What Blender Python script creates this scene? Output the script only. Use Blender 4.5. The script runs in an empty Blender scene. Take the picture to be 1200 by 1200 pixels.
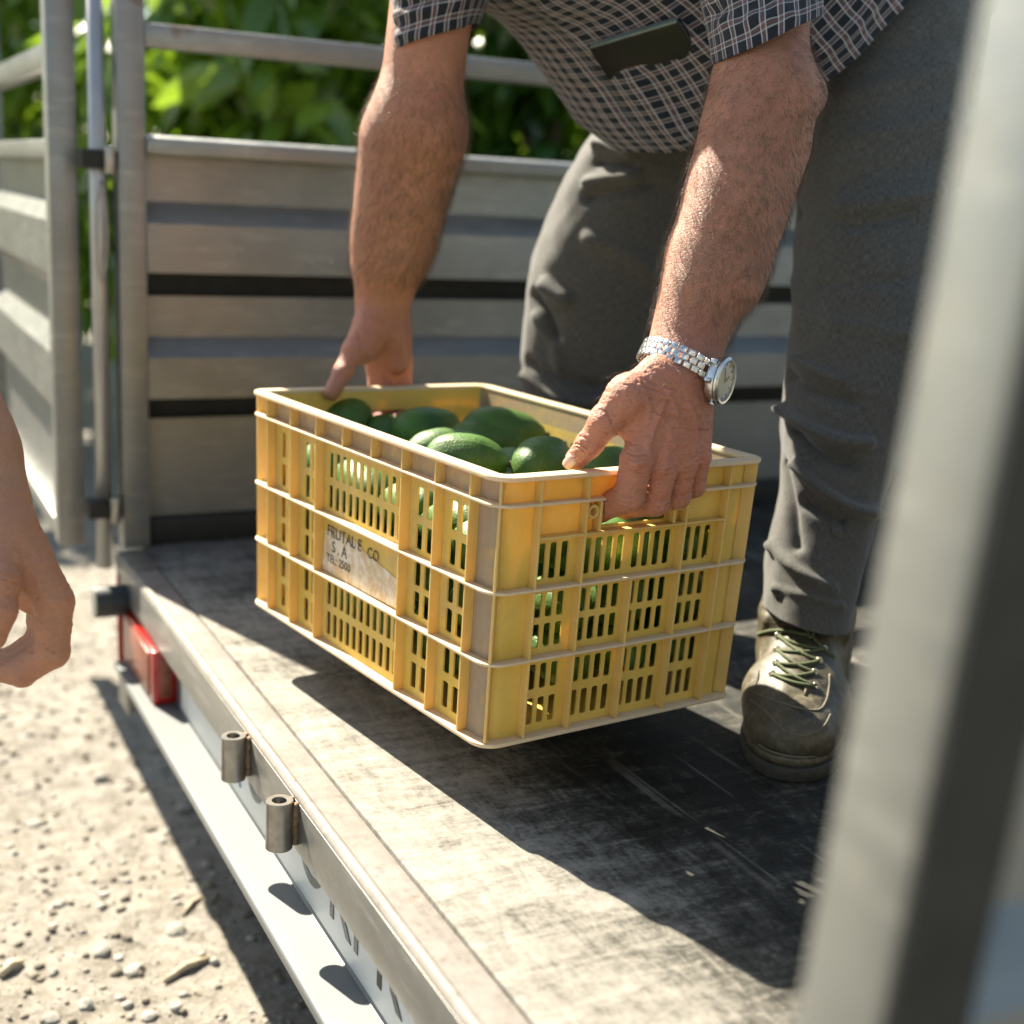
import bpy, bmesh, math, random
import numpy as np
from mathutils import Vector, Matrix, noise as mnoise
from mathutils.bvhtree import BVHTree

# ------------------------------------------------------------------ camera, world, sun, exposure
scene = bpy.context.scene
col = scene.collection
CAM_H = 0.594                      # camera height above the trailer deck (deck top is z = 0)
GROUND = -0.45
ROT = np.array([[0.891416023143383, 0.060010814098863864, -0.4491950309992613],
                [-0.45005118757000073, 0.23360590547913937, -0.861906148888673],
                [0.053210922281686675, 0.9704777087169303, 0.23524798539725966]])
CAMP = np.array([0.0, 0.0, CAM_H])
FPX = 1557.0
cam_data = bpy.data.cameras.new('camera')
cam = bpy.data.objects.new('camera', cam_data); col.objects.link(cam)
mw = Matrix([[*ROT[0], 0], [*ROT[1], 0], [*ROT[2], CAM_H], [0, 0, 0, 1]])
cam.matrix_world = mw
cam_data.sensor_width = 36.0
cam_data.lens = 36.0 * FPX / 1200.0
cam_data.clip_start = 0.02
cam_data.clip_end = 500
cam_data.dof.use_dof = True
cam_data.dof.focus_distance = 1.30
cam_data.dof.aperture_fstop = 3.0
scene.camera = cam

SUN_TO = Vector((-0.29, 0.96, 1.0)).normalized()       # direction towards the sun
world = bpy.data.worlds.new('World'); scene.world = world; world.use_nodes = True
wn = world.node_tree.nodes; wl = world.node_tree.links
bg = wn['Background']
sky = wn.new('ShaderNodeTexSky'); sky.sky_type = 'NISHITA'; sky.sun_disc = False
sky.sun_elevation = math.asin(SUN_TO.z)
sky.sun_rotation = math.atan2(SUN_TO.x, SUN_TO.y)
sky.air_density = 1.0; sky.dust_density = 1.0; sky.ozone_density = 1.0
wl.new(sky.outputs[0], bg.inputs[0]); bg.inputs[1].default_value = 0.072
sun_d = bpy.data.lights.new('sun', 'SUN'); sun_d.energy = 5.0; sun_d.angle = math.radians(0.55)
sun_d.color = (1.0, 0.95, 0.90)
sun = bpy.data.objects.new('sun', sun_d); col.objects.link(sun)
sun.rotation_euler = SUN_TO.to_track_quat('Z', 'Y').to_euler()
sun.location = (0, 0, 6)
scene.view_settings.view_transform = 'Standard'
scene.view_settings.look = 'None'
scene.view_settings.exposure = 1.78
scene.view_settings.gamma = 1.0
scene.view_settings.use_white_balance = True          # camera balanced for open shade
scene.view_settings.white_balance_temperature = 7350
scene.view_settings.white_balance_tint = 4
scene.view_settings.use_curve_mapping = False
scene.render.engine = 'CYCLES'
scene.cycles.use_denoising = True
try:
    scene.cycles.denoiser = 'OPENIMAGEDENOISE'
except Exception:
    pass
scene.cycles.max_bounces = 6
scene.cycles.use_adaptive_sampling = True
scene.cycles.adaptive_threshold = 0.02
scene.cycles.transparent_max_bounces = 8
scene.cycles.caustics_reflective = False
scene.cycles.caustics_refractive = False
rng = np.random.default_rng(7)
random.seed(7)

# ------------------------------------------------------------------ helpers
def U(px, py, d):
    """world point seen at photograph pixel (px, py) at depth d metres along the view axis"""
    r = ROT @ np.array([px - 600.0, -(py - 600.0), -FPX]) / FPX
    return CAMP + r * d
def ray(px, py):
    r = ROT @ np.array([px - 600.0, -(py - 600.0), -FPX]) / FPX
    return r
CX, CY, CZ = ROT[:, 0], ROT[:, 1], ROT[:, 2]          # camera right, up, back in world
V = lambda p: Vector([float(x) for x in p])

def tag(o, label=None, cat=None, group=None, kind=None):
    if label: o['label'] = label
    if cat: o['category'] = cat
    if group: o['group'] = group
    if kind: o['kind'] = kind
    return o
def empty(name, loc=(0, 0, 0), label=None, cat=None, group=None, mat4=None):
    o = bpy.data.objects.new(name, None); col.objects.link(o)
    o.empty_display_size = 0.05
    if mat4 is not None: o.matrix_world = mat4
    else: o.matrix_world = Matrix.Translation(V(loc))
    o['_m'] = 1
    del o['_m']
    return tag(o, label, cat, group)
def adopt(o, parent, world_space=True):
    o.parent = parent
    if world_space:
        m = Matrix.Identity(4); p = parent
        while p is not None:
            m = p.matrix_basis if p.parent is None else m
            p = p.parent
        o.matrix_parent_inverse = m.inverted() if parent.parent is None else Matrix.Identity(4)
    return o
def obj(name, me, mat=None, parent=None, world_space=True, smooth=False):
    o = bpy.data.objects.new(name, me); col.objects.link(o)
    if mat is not None and len(me.materials) == 0: me.materials.append(mat)
    if parent is not None: adopt(o, parent, world_space)
    if smooth:
        me.polygons.foreach_set('use_smooth', np.ones(len(me.polygons), bool))
    return o
def mesh_np(name, v, f, uv=None, smooth=True):
    """v (n,3) array, f list/array of quads or tris"""
    me = bpy.data.meshes.new(name)
    v = np.asarray(v, np.float32); f = np.asarray(f, np.int32)
    n, k = f.shape
    me.vertices.add(len(v)); me.vertices.foreach_set('co', v.ravel())
    me.loops.add(n * k); me.loops.foreach_set('vertex_index', f.ravel())
    me.polygons.add(n)
    me.polygons.foreach_set('loop_start', np.arange(0, n * k, k, dtype=np.int32))
    me.update(calc_edges=True); me.validate()
    if smooth: me.polygons.foreach_set('use_smooth', np.ones(len(me.polygons), bool))
    if uv is not None:
        l = me.uv_layers.new(name='uv'); l.data.foreach_set('uv', np.asarray(uv, np.float32)[f.ravel()].ravel())
    return me
class MB:
    """collects polygons for one mesh"""
    def __init__(s): s.v = []; s.f = []
    def add(s, vs, fs):
        b = len(s.v); s.v += [tuple(float(c) for c in p) for p in vs]; s.f += [tuple(i + b for i in q) for q in fs]
    def box(s, x0, x1, y0, y1, z0, z1):
        s.add([(x0, y0, z0), (x1, y0, z0), (x1, y1, z0), (x0, y1, z0), (x0, y0, z1), (x1, y0, z1), (x1, y1, z1), (x0, y1, z1)],
              [(0, 3, 2, 1), (4, 5, 6, 7), (0, 1, 5, 4), (1, 2, 6, 5), (2, 3, 7, 6), (3, 0, 4, 7)])
    def obox(s, c, ax, ay, az, sx, sy, sz):
        c, ax, ay, az = (np.asarray(q, float) for q in (c, ax, ay, az)); P = []
        for k in (-1, 1):
            for (i, j) in ((-1, -1), (1, -1), (1, 1), (-1, 1)):
                P.append(c + ax * i * sx / 2 + ay * j * sy / 2 + az * k * sz / 2)
        s.add(P, [(0, 3, 2, 1), (4, 5, 6, 7), (0, 1, 5, 4), (1, 2, 6, 5), (2, 3, 7, 6), (3, 0, 4, 7)])
    def tube(s, pts, r, n=8, closed=False, cap=True):
        pts = [np.asarray(p, float) for p in pts]; m = len(pts)
        rr = r if hasattr(r, '__len__') else [r] * m
        rings = []; up = None
        for i, p in enumerate(pts):
            a = pts[(i - 1) % m] if (closed or i > 0) else p
            b = pts[(i + 1) % m] if (closed or i < m - 1) else p
            t = b - a; t /= (np.linalg.norm(t) + 1e-12)
            if up is None:
                up = np.array([0, 0, 1.0]) if abs(t[2]) < .9 else np.array([1.0, 0, 0])
            e = np.cross(t, up); e /= (np.linalg.norm(e) + 1e-12); q = np.cross(e, t); up = q
            rings.append([p + rr[i] * (math.cos(2 * math.pi * k / n) * e + math.sin(2 * math.pi * k / n) * q) for k in range(n)])
        vs = [x for rg in rings for x in rg]; fs = []
        for i in range(m if closed else m - 1):
            j = (i + 1) % m
            for k in range(n):
                l = (k + 1) % n; fs.append((i * n + k, i * n + l, j * n + l, j * n + k))
        if cap and not closed:
            fs.append(tuple(reversed(range(n)))); fs.append(tuple((m - 1) * n + k for k in range(n)))
        s.add(vs, fs)
    def prism(s, poly, axis, a0, a1):
        """extrude a 2D polygon along an axis; poly gives the two other coordinates in order"""
        n = len(poly); P = []
        for a in (a0, a1):
            for (p, q) in poly:
                P.append({0: (a, p, q), 1: (p, a, q), 2: (p, q, a)}[axis])
        fs = [tuple(range(n)), tuple(range(2 * n - 1, n - 1, -1))]
        for i in range(n):
            j = (i + 1) % n; fs.append((i, i + n, j + n, j))
        s.add(P, fs)
    def mesh(s, name, bevel=0, seg=2, smooth=False, fix=True):
        me = bpy.data.meshes.new(name); me.from_pydata(s.v, [], s.f); me.update()
        bm = bmesh.new(); bm.from_mesh(me)
        if fix: bmesh.ops.recalc_face_normals(bm, faces=bm.faces)
        if bevel:
            es = [e for e in bm.edges if len(e.link_faces) == 2 and e.calc_face_angle(0) > 0.5]
            bmesh.ops.bevel(bm, geom=es, offset=bevel, segments=seg, profile=.5, affect='EDGES', clamp_overlap=True)
        bm.to_mesh(me); bm.free()
        me.polygons.foreach_set('use_smooth', np.ones(len(me.polygons), bool))
        if not smooth: me.set_sharp_from_angle(angle=.62)
        return me
def part(name, mb, mat, parent, bevel=0, seg=2, smooth=False, ws=True):
    return obj(name, mb.mesh(name, bevel, seg, smooth), mat, parent, ws)
def vnoise(P, scale, seed=0, octv=3):
    """value noise for arrays of points"""
    P = np.asarray(P, float) * scale + seed * 17.13
    out = np.zeros(len(P)); amp = 1.0; tot = 0
    for o in range(octv):
        i = np.floor(P).astype(np.int64); f = P - i; f = f * f * (3 - 2 * f); acc = 0
        for dx in (0, 1):
            for dy in (0, 1):
                for dz in (0, 1):
                    hsh = (i[:, 0] + dx) * 374761393 + (i[:, 1] + dy) * 668265263 + (i[:, 2] + dz) * 2147483647 + o * 1013
                    hsh = (hsh ^ (hsh >> 13)) * 1274126177; hsh = (hsh ^ (hsh >> 16)) & 0xffff
                    w = (f[:, 0] if dx else 1 - f[:, 0]) * (f[:, 1] if dy else 1 - f[:, 1]) * (f[:, 2] if dz else 1 - f[:, 2])
                    acc = acc + w * hsh / 65535.0
        out += acc * amp; tot += amp; amp *= .5; P = P * 2.03
    return out / tot

# ---- implicit surfaces: tapered capsules blended together, meshed with surface nets
def snet(g, o, h):
    s = g < 0; cnt = np.zeros(tuple(np.array(g.shape) - 1), np.int8)
    C8 = [(i, j, k) for i in (0, 1) for j in (0, 1) for k in (0, 1)]
    nx, ny, nz = cnt.shape
    for (i, j, k) in C8: cnt += s[i:i + nx, j:j + ny, k:k + nz]
    act = (cnt > 0) & (cnt < 8); idx = -np.ones(cnt.shape, np.int64); ac = np.argwhere(act); idx[act] = np.arange(len(ac))
    acc = np.zeros((len(ac), 3)); n = np.zeros(len(ac))
    for a in C8:
        for d in range(3):
            if a[d] == 0:
                b = list(a); b[d] = 1
                v1 = g[ac[:, 0] + a[0], ac[:, 1] + a[1], ac[:, 2] + a[2]]; v2 = g[ac[:, 0] + b[0], ac[:, 1] + b[1], ac[:, 2] + b[2]]
                m = (v1 < 0) != (v2 < 0); t = np.where(m, v1 / np.where(m, v1 - v2, 1), 0)
                p = np.array(a, float)[None] + t[:, None] * (np.array(b, float) - np.array(a, float))[None]
                acc += p * m[:, None]; n += m
    pos = np.asarray(o) + h * (ac + acc / n[:, None])
    F = []
    def quads(e, c0, c1, c2, c3, flip):
        q = np.stack([idx[tuple((e + c).T)] for c in (c0, c1, c2, c3)], 1)
        q[flip] = q[flip][:, ::-1]; F.append(q)
    e = np.argwhere(s[:-1, 1:-1, 1:-1] != s[1:, 1:-1, 1:-1]); fl = ~s[:-1, 1:-1, 1:-1][tuple(e.T)]
    quads(e, np.array((0, 0, 0)), np.array((0, 1, 0)), np.array((0, 1, 1)), np.array((0, 0, 1)), fl)
    e = np.argwhere(s[1:-1, :-1, 1:-1] != s[1:-1, 1:, 1:-1]); fl = s[1:-1, :-1, 1:-1][tuple(e.T)]
    quads(e, np.array((0, 0, 0)), np.array((1, 0, 0)), np.array((1, 0, 1)), np.array((0, 0, 1)), fl)
    e = np.argwhere(s[1:-1, 1:-1, :-1] != s[1:-1, 1:-1, 1:]); fl = ~s[1:-1, 1:-1, :-1][tuple(e.T)]
    quads(e, np.array((0, 0, 0)), np.array((1, 0, 0)), np.array((1, 1, 0)), np.array((0, 1, 0)), fl)
    return pos, np.concatenate(F)
def smin(a, b, k):
    hh = np.maximum(k - np.abs(a - b), 0) / k
    return np.minimum(a, b) - hh * hh * k * .25
def sdf_grid(groups, res, pad=.02):
    """groups: list of (k, [prims]); prim = (a, b, ra, rb[, kk[, flat(dir, scale)]]); returns verts, quads"""
    pr = [p for g in groups for p in g[1]]
    lo = np.min([np.minimum(np.asarray(p[0]) - p[2], np.asarray(p[1]) - p[3]) for p in pr], 0) - pad
    hi = np.max([np.maximum(np.asarray(p[0]) + p[2], np.asarray(p[1]) + p[3]) for p in pr], 0) + pad
    sh = np.ceil((hi - lo) / res).astype(int) + 1
    G = np.full(sh, 1.0, np.float32)
    ax = [lo[i] + res * np.arange(sh[i]) for i in range(3)]
    for (k, prims) in groups:
        L = np.full(sh, 1.0, np.float32)
        for p in prims:
            a, b = np.asarray(p[0], float), np.asarray(p[1], float); ra, rb = p[2], p[3]
            kk = p[4] if len(p) > 4 and p[4] else .006
            m = max(ra, rb) + .03 + k
            i0 = np.maximum(((np.minimum(a, b) - m - lo) / res).astype(int), 0); i1 = np.minimum(((np.maximum(a, b) + m - lo) / res).astype(int) + 2, sh)
            sl = tuple(slice(i0[d], i1[d]) for d in range(3))
            X = ax[0][sl[0]][:, None, None] - a[0]; Y = ax[1][sl[1]][None, :, None] - a[1]; Z = ax[2][sl[2]][None, None, :] - a[2]
            ab = b - a; L2 = ab @ ab + 1e-12
            t = np.clip((X * ab[0] + Y * ab[1] + Z * ab[2]) / L2, 0, 1)
            dx, dy, dz = X - t * ab[0], Y - t * ab[1], Z - t * ab[2]
            if len(p) > 5:
                fd, fs = np.asarray(p[5][0], float), p[5][1]; fd = fd / np.linalg.norm(fd)
                q = (dx * fd[0] + dy * fd[1] + dz * fd[2]) * (fs - 1)
                dx, dy, dz = dx + q * fd[0], dy + q * fd[1], dz + q * fd[2]
            d = np.sqrt(dx * dx + dy * dy + dz * dz) - (ra + (rb - ra) * t)
            L[sl] = smin(L[sl], d.astype(np.float32), kk)
        G = smin(G, L, k)
    return snet(G, lo, res)
def refine(v, f, mask):
    """split the quads whose corners are all inside the mask into four"""
    sel = mask[f].all(1); q = f[sel]
    e = np.sort(np.stack([q[:, [0, 1]], q[:, [1, 2]], q[:, [2, 3]], q[:, [3, 0]]], 1).reshape(-1, 2), 1)
    ue, inv = np.unique(e, axis=0, return_inverse=True); inv = inv.reshape(-1, 4) + len(v)
    nc = np.arange(len(q)) + len(v) + len(ue)
    V2 = np.concatenate([v, v[ue].mean(1), v[q].mean(1)])
    nq = np.concatenate([np.stack([q[:, i], inv[:, i], nc, inv[:, i - 1]], 1) for i in range(4)])
    return V2, np.concatenate([f[~sel], nq])
def creases(v, f, bvh, specs, centre, rad, times=2):
    """real skin creases and veins pressed into a refined patch of the mesh"""
    for _ in range(times): v, f = refine(v, f, np.linalg.norm(v - centre, axis=1) < rad)
    n = vnormals(v, f); near = np.where(np.linalg.norm(v - centre, axis=1) < rad * 1.02)[0]; P = v[near]; d = np.zeros(len(P))
    for pts, amp, wd in specs:
        L_ = hits(bvh, pts)
        if len(L_) >= 2: q = polydist(P, catmull(L_, 4)) / wd; d += amp * np.exp(-q * q)
    fade = np.clip((rad - np.linalg.norm(P - centre, axis=1)) / .02, 0, 1)
    d += (vnoise(P, 420, 5, 2) - .5) * .0007 + (vnoise(P * [1, 1, 2.2], 160, 8, 2) - .5) * .0014
    v = v.copy(); v[near] += n[near] * (d * fade)[:, None]; return v, f
def vnormals(v, f):
    n = np.zeros_like(v); q = f
    a = np.cross(v[q[:, 1]] - v[q[:, 0]], v[q[:, 2]] - v[q[:, 0]])
    for i in range(q.shape[1]): np.add.at(n, q[:, i], a)
    return n / (np.linalg.norm(n, axis=1)[:, None] + 1e-12)
def polydist(P, line):
    """distance of points to a polyline"""
    best = np.full(len(P), 9.0)
    for a, b in zip(line[:-1], line[1:]):
        a, b = np.asarray(a, float), np.asarray(b, float); ab = b - a
        t = np.clip(((P - a) @ ab) / (ab @ ab + 1e-12), 0, 1)
        best = np.minimum(best, np.linalg.norm(P - a - t[:, None] * ab, axis=1))
    return best
def bvh_np(v, f): return BVHTree.FromPolygons([tuple(p) for p in v.tolist()], [tuple(q) for q in f.tolist()])
def hit(bvh, px, py, back=0.0):
    r = V(ray(px, py)); L = r.length; r.normalize()
    p, n, i, d = bvh.ray_cast(V(CAMP), r)
    if p is None: return None
    return np.array(p) - np.array(r) * back
def hits(bvh, pts, back=0.0):
    out = [hit(bvh, x, y, back) for x, y in pts]
    return [p for p in out if p is not None]
def catmull(pts, n=6):
    P = [np.asarray(p, float) for p in pts]; P = [2 * P[0] - P[1]] + P + [2 * P[-1] - P[-2]]; out = []
    for i in range(1, len(P) - 2):
        for k in range(n):
            t = k / n
            out.append(.5 * ((2 * P[i]) + (-P[i - 1] + P[i + 1]) * t + (2 * P[i - 1] - 5 * P[i] + 4 * P[i + 1] - P[i + 2]) * t * t + (-P[i - 1] + 3 * P[i] - 3 * P[i + 1] + P[i + 2]) * t ** 3))
    out.append(P[-2]); return out
def loft(rings, closed_top=False, closed_bottom=False):
    """rings (m, n, 3) -> verts, quads, uv in metres"""
    R = np.asarray(rings, float); m, n, _ = R.shape
    v = np.concatenate([R, R[:, :1]], 1).reshape(-1, 3); n1 = n + 1
    circ = np.linalg.norm(np.diff(np.concatenate([R, R[:, :1]], 1), axis=1), axis=2).sum(1).mean()
    lens = np.concatenate([[0], np.cumsum(np.linalg.norm(np.diff(R, axis=0), axis=2).mean(1))])
    uu, vv = np.meshgrid(np.arange(n1) / n * circ, lens)
    f = []
    i = np.arange(m - 1)[:, None] * n1 + np.arange(n)[None]
    f = np.stack([i, i + 1, i + 1 + n1, i + n1], -1).reshape(-1, 4)
    return v, f, np.stack([uu.ravel(), vv.ravel()], 1)

# ------------------------------------------------------------------ materials
class NT:
    def __init__(s, name):
        s.m = bpy.data.materials.new(name); s.m.use_nodes = True; s.t = s.m.node_tree; s.n = s.t.nodes; s.b = s.n['Principled BSDF']
        s.out = s.n['Material Output']; s._tc = None
    def node(s, typ, **kw):
        x = s.n.new(typ)
        for k, v in kw.items(): setattr(x, k, v)
        return x
    def link(s, a, b): s.t.links.new(a, b)
    def tc(s, kind='Object'):
        if s._tc is None: s._tc = s.node('ShaderNodeTexCoord')
        return s._tc.outputs[kind]
    def mapping(s, scale=(1, 1, 1), rot=(0, 0, 0), kind='Object', loc=(0, 0, 0)):
        x = s.node('ShaderNodeMapping'); x.inputs['Scale'].default_value = scale; x.inputs['Rotation'].default_value = rot; x.inputs['Location'].default_value = loc
        s.link(s.tc(kind), x.inputs['Vector']); return x.outputs[0]
    def noise(s, scale, detail=4, rough=.55, vec=None, dist=0):
        x = s.node('ShaderNodeTexNoise'); x.inputs['Scale'].default_value = scale; x.inputs['Detail'].default_value = detail
        x.inputs['Roughness'].default_value = rough; x.inputs['Distortion'].default_value = dist
        s.link(vec if vec is not None else s.tc(), x.inputs['Vector']); return x.outputs['Fac']
    def voro(s, scale, feature='F1', vec=None, out='Distance', rand=1):
        x = s.node('ShaderNodeTexVoronoi', feature=feature); x.inputs['Scale'].default_value = scale; x.inputs['Randomness'].default_value = rand
        s.link(vec if vec is not None else s.tc(), x.inputs['Vector']); return x.outputs[out]
    def ramp(s, fac, stops):
        x = s.node('ShaderNodeValToRGB'); e = x.color_ramp.elements
        while len(e) < len(stops): e.new(.5)
        for i, (p, c) in enumerate(stops):
            e[i].position = p; e[i].color = (c, c, c, 1) if not hasattr(c, '__len__') else (*c, 1)
        s.link(fac, x.inputs[0]); return x.outputs[0]
    def mix(s, fac, a, b, typ='MIX'):
        x = s.node('ShaderNodeMix', data_type='RGBA', blend_type=typ)
        for sock, val in ((x.inputs[0], fac), (x.inputs[6], a), (x.inputs[7], b)):
            if hasattr(val, 'is_output'): s.link(val, sock)
            elif hasattr(val, '__len__'): sock.default_value = (*val, 1)
            elif sock.type == 'RGBA': sock.default_value = (val, val, val, 1)
            else: sock.default_value = val
        return x.outputs[2]
    def math(s, op, a, b=None, c=None):
        x = s.node('ShaderNodeMath', operation=op)
        for i, val in enumerate((a, b, c)):
            if val is None: continue
            if hasattr(val, 'is_output'): s.link(val, x.inputs[i])
            else: x.inputs[i].default_value = val
        return x.outputs[0]
    def bump(s, h, strength=.3, dist=.001, prev=None):
        x = s.node('ShaderNodeBump'); x.inputs['Strength'].default_value = strength; x.inputs['Distance'].default_value = dist
        s.link(h, x.inputs['Height'])
        if prev is not None: s.link(prev, x.inputs['Normal'])
        return x.outputs[0]
    def set(s, **kw):
        for k, v in kw.items():
            i = s.b.inputs[k.replace('_', ' ')]
            if hasattr(v, 'is_output'): s.link(v, i)
            elif hasattr(v, '__len__'): i.default_value = (*v, 1) if len(v) == 3 and i.type == 'RGBA' else v
            else: i.default_value = v
        return s
def simple(name, c, rough=.6, metal=0.0, var=.12, scale=30, bump=.15, bscale=120, bdist=.0006, **kw):
    t = NT(name); nz = t.noise(scale, 5)
    cc = t.mix(t.ramp(nz, [(.3, 0), (.7, 1)]), [x * (1 - var) for x in c], [min(1, x * (1 + var)) for x in c])
    t.set(Base_Color=cc, Roughness=rough, Metallic=metal)
    if bump: t.set(Normal=t.bump(t.noise(bscale, 3), bump, bdist))
    t.set(**kw); return t.m

def m_grey_paint(name='grey_paint', base=(.25, .257, .245), rust=True):
    t = NT(name); n1 = t.noise(9, 6, .6); n2 = t.noise(60, 4)
    c = t.mix(t.ramp(n1, [(.3, 0), (.75, 1)]), [x * .84 for x in base], [x * 1.1 for x in base])
    c = t.mix(t.ramp(n2, [(.5, 0), (.8, .35)]), c, (.30, .26, .20))
    if rust:
        r = t.ramp(t.noise(26, 8, .7), [(.66, 0), (.72, 1)]); c = t.mix(r, c, (.17, .085, .045))
        zz = t.node('ShaderNodeSeparateXYZ'); t.link(t.tc(), zz.inputs[0])     # bare rusty patches where the paint has gone at the post tops
        rt = t.math('ADD', t.math('MULTIPLY', t.math('SUBTRACT', zz.outputs[2], .815), 5.0), t.math('MULTIPLY', t.math('SUBTRACT', n1, .5), 1.6))
        c = t.mix(t.ramp(rt, [(.02, 0), (.12, .85)]), c, t.mix(n2, (.13, .085, .06), (.25, .19, .15)))
    sc = t.noise(1, 4, .6, vec=t.mapping((14, 14, 90)))
    c = t.mix(t.ramp(sc, [(.55, 0), (.75, .3)]), c, (.55, .54, .5))
    t.set(Base_Color=c, Roughness=t.ramp(n2, [(.2, .28), (.8, .48)]), Metallic=.45, Normal=t.bump(t.noise(140, 3), .12, .0005))
    return t.m
M_grey = m_grey_paint()
M_grey_clean = m_grey_paint('grey_panel', (.25, .254, .242), False)
def m_sill():
    t = NT('worn_sill_metal'); n1 = t.noise(14, 8, .68); n2 = t.noise(70, 6, .7); n3 = t.noise(240, 3)
    c = t.mix(t.ramp(n1, [(.3, 0), (.7, 1)]), (.215, .187, .165), (.32, .285, .26))
    c = t.mix(t.ramp(n2, [(.5, 0), (.72, .7)]), c, (.14, .118, .10))
    c = t.mix(t.ramp(t.noise(22, 8, .75), [(.61, 0), (.68, .9)]), c, (.17, .085, .045))
    c = t.mix(t.ramp(t.voro(130), [(0, .8), (.12, 0)]), c, (.12, .09, .07))
    st = t.noise(1, 6, .65, vec=t.mapping((60, 3, 60)))
    c = t.mix(t.ramp(st, [(.52, 0), (.74, .5)]), c, (.11, .10, .09))
    t.set(Base_Color=c, Roughness=.66, Metallic=.1, Normal=t.bump(n3, .25, .0006, t.bump(n2, .3, .0015))); return t.m
M_sill = m_sill()
M_sill_face = m_grey_paint('sill_face_paint', (.21, .207, .192), True)
M_step = simple('pale_step_paint', (.175, .181, .180), .42, .1, .06, 7, .08, 200)
M_steel = simple('bare_steel_sleeve', (.36, .34, .31), .34, .85, .25, 55, .3, 160)
M_weld = simple('rusty_weld', (.22, .15, .09), .7, .5, .4, 160, .6, 260, .002)
M_chrome = simple('galvanised_pole', (.42, .43, .42), .36, .6, .08, 20, .1, 60)
M_black = simple('black_rubber', (.025, .03, .033), .55, 0, .2, 60, .2, 220)
M_dark = simple('dark_steel_and_shade', (.022, .023, .020), .7, .2, .3, 40, .2, 150)  # dark steel, and shade coloured onto the gate stile and wall gaps
M_letter = simple('grey_letter_vinyl', (.13, .135, .13), .5, 0, .1, 60, 0)
M_letter_dark = simple('dark_letter_vinyl', (.03, .035, .035), .5, 0, .1, 60, 0)
M_blue = simple('blue_sticker', (.08, .30, .55), .4, 0, .2, 60, 0)
def m_deck():
    t = NT('dusty_rubber_deck')
    a = t.noise(1, 8, .72, vec=t.mapping((12, 52, 10), (0, 0, .55)), dist=.6)
    b = t.noise(1, 7, .7, vec=t.mapping((60, 18, 20), (0, 0, -.35)), dist=.8)
    d = t.noise(3.2, 5, .6); e = t.noise(150, 5, .7)
    dust_and_sun = t.math('ADD', t.math('MULTIPLY', a, .55), t.math('MULTIPLY', b, .45))
    dust_and_sun = t.math('ADD', dust_and_sun, t.math('MULTIPLY', t.math('SUBTRACT', d, .5), .5))
    dust_and_sun = t.math('ADD', dust_and_sun, t.math('MULTIPLY', t.math('SUBTRACT', e, .5), .34))
    sx = t.node('ShaderNodeSeparateXYZ'); t.link(t.tc(), sx.inputs[0])
    edge = t.ramp(t.math('MULTIPLY', t.math('SUBTRACT', sx.outputs[0], .43), 1.6), [(0, .25), (.2, .19), (.4, .03), (.55, 0)])   # sunlit strip at the rear, lightened in the colour
    dust_and_sun = t.math('ADD', t.math('SUBTRACT', dust_and_sun, .028), edge)
    c = t.ramp(dust_and_sun, [(.34, (.006, .006, .0045)), (.44, (.020, .0195, .0155)), (.54, (.066, .061, .050)), (.68, (.20, .185, .16)), (.84, (.31, .29, .255))])
    for ang, sc, th in ((.5, 30, .012), (-.8, 22, .010), (1.35, 26, .010)):
        s1 = t.voro(1, 'DISTANCE_TO_EDGE', t.mapping((sc * .2, sc * .012, 1), (0, 0, ang)))
        c = t.mix(t.math('MULTIPLY', t.ramp(s1, [(0, .5), (th, 0)]), t.ramp(t.noise(9, 3), [(.5, 0), (.62, 1)])), c, (.24, .215, .17))
    speck = t.ramp(t.voro(110), [(0, 1), (.09, 0)])
    c = t.mix(t.math('MULTIPLY', speck, t.ramp(t.noise(14, 2), [(.52, 0), (.6, .8)])), c, (.42, .37, .29))
    t.set(Base_Color=c, Roughness=t.ramp(dust_and_sun, [(.35, .62), (.6, .92)]), Specular_IOR_Level=.3, Normal=t.bump(e, .35, .0012, t.bump(b, .3, .003)))
    return t.m
M_deck = m_deck()
M_red = NT('red_lamp_lens'); M_red.set(Base_Color=(.55, .015, .012), Roughness=.16, Coat_Weight=.4, Transmission_Weight=.25); M_red = M_red.m
M_amber = simple('faded_reflector_face', (.26, .07, .04), .3, 0, .35, 90, .4, 320)
M_redstrip = simple('red_reflector_strip', (.45, .03, .03), .35, 0, .2, 90, .1, 300)

# ------------------------------------------------------------------ ground
def m_ground():
    t = NT('pale_gravelly_dirt'); n1 = t.noise(2.6, 6, .6); n2 = t.noise(28, 8, .7); n3 = t.voro(95, out='Distance'); n4 = t.noise(190, 4, .6)
    c = t.mix(t.ramp(n1, [(.3, 0), (.7, 1)]), (.225, .20, .168), (.315, .285, .245))
    c = t.mix(t.ramp(n2, [(.40, 1), (.56, 0)]), c, (.165, .142, .112))
    c = t.mix(t.ramp(n4, [(.52, 0), (.72, .7)]), c, (.42, .39, .345))
    c = t.mix(t.ramp(t.noise(70, 6, .75), [(.56, 0), (.66, .8)]), c, (.13, .112, .09))
    t.set(Base_Color=c, Roughness=.95, Normal=t.bump(n4, .5, .004, t.bump(n2, .6, .012)))
    return t.m
M_ground = m_ground()
def gh(P):
    P = np.asarray(P, float) * [1, 1, 0]
    near = np.exp(-((P[:, 0]) ** 2 + (P[:, 1] - 2) ** 2) / 12)
    return GROUND + (vnoise(P, 2.0, 1, 4) - .5) * .05 * near + (vnoise(P, 22, 2, 3) - .5) * .016 * near
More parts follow.
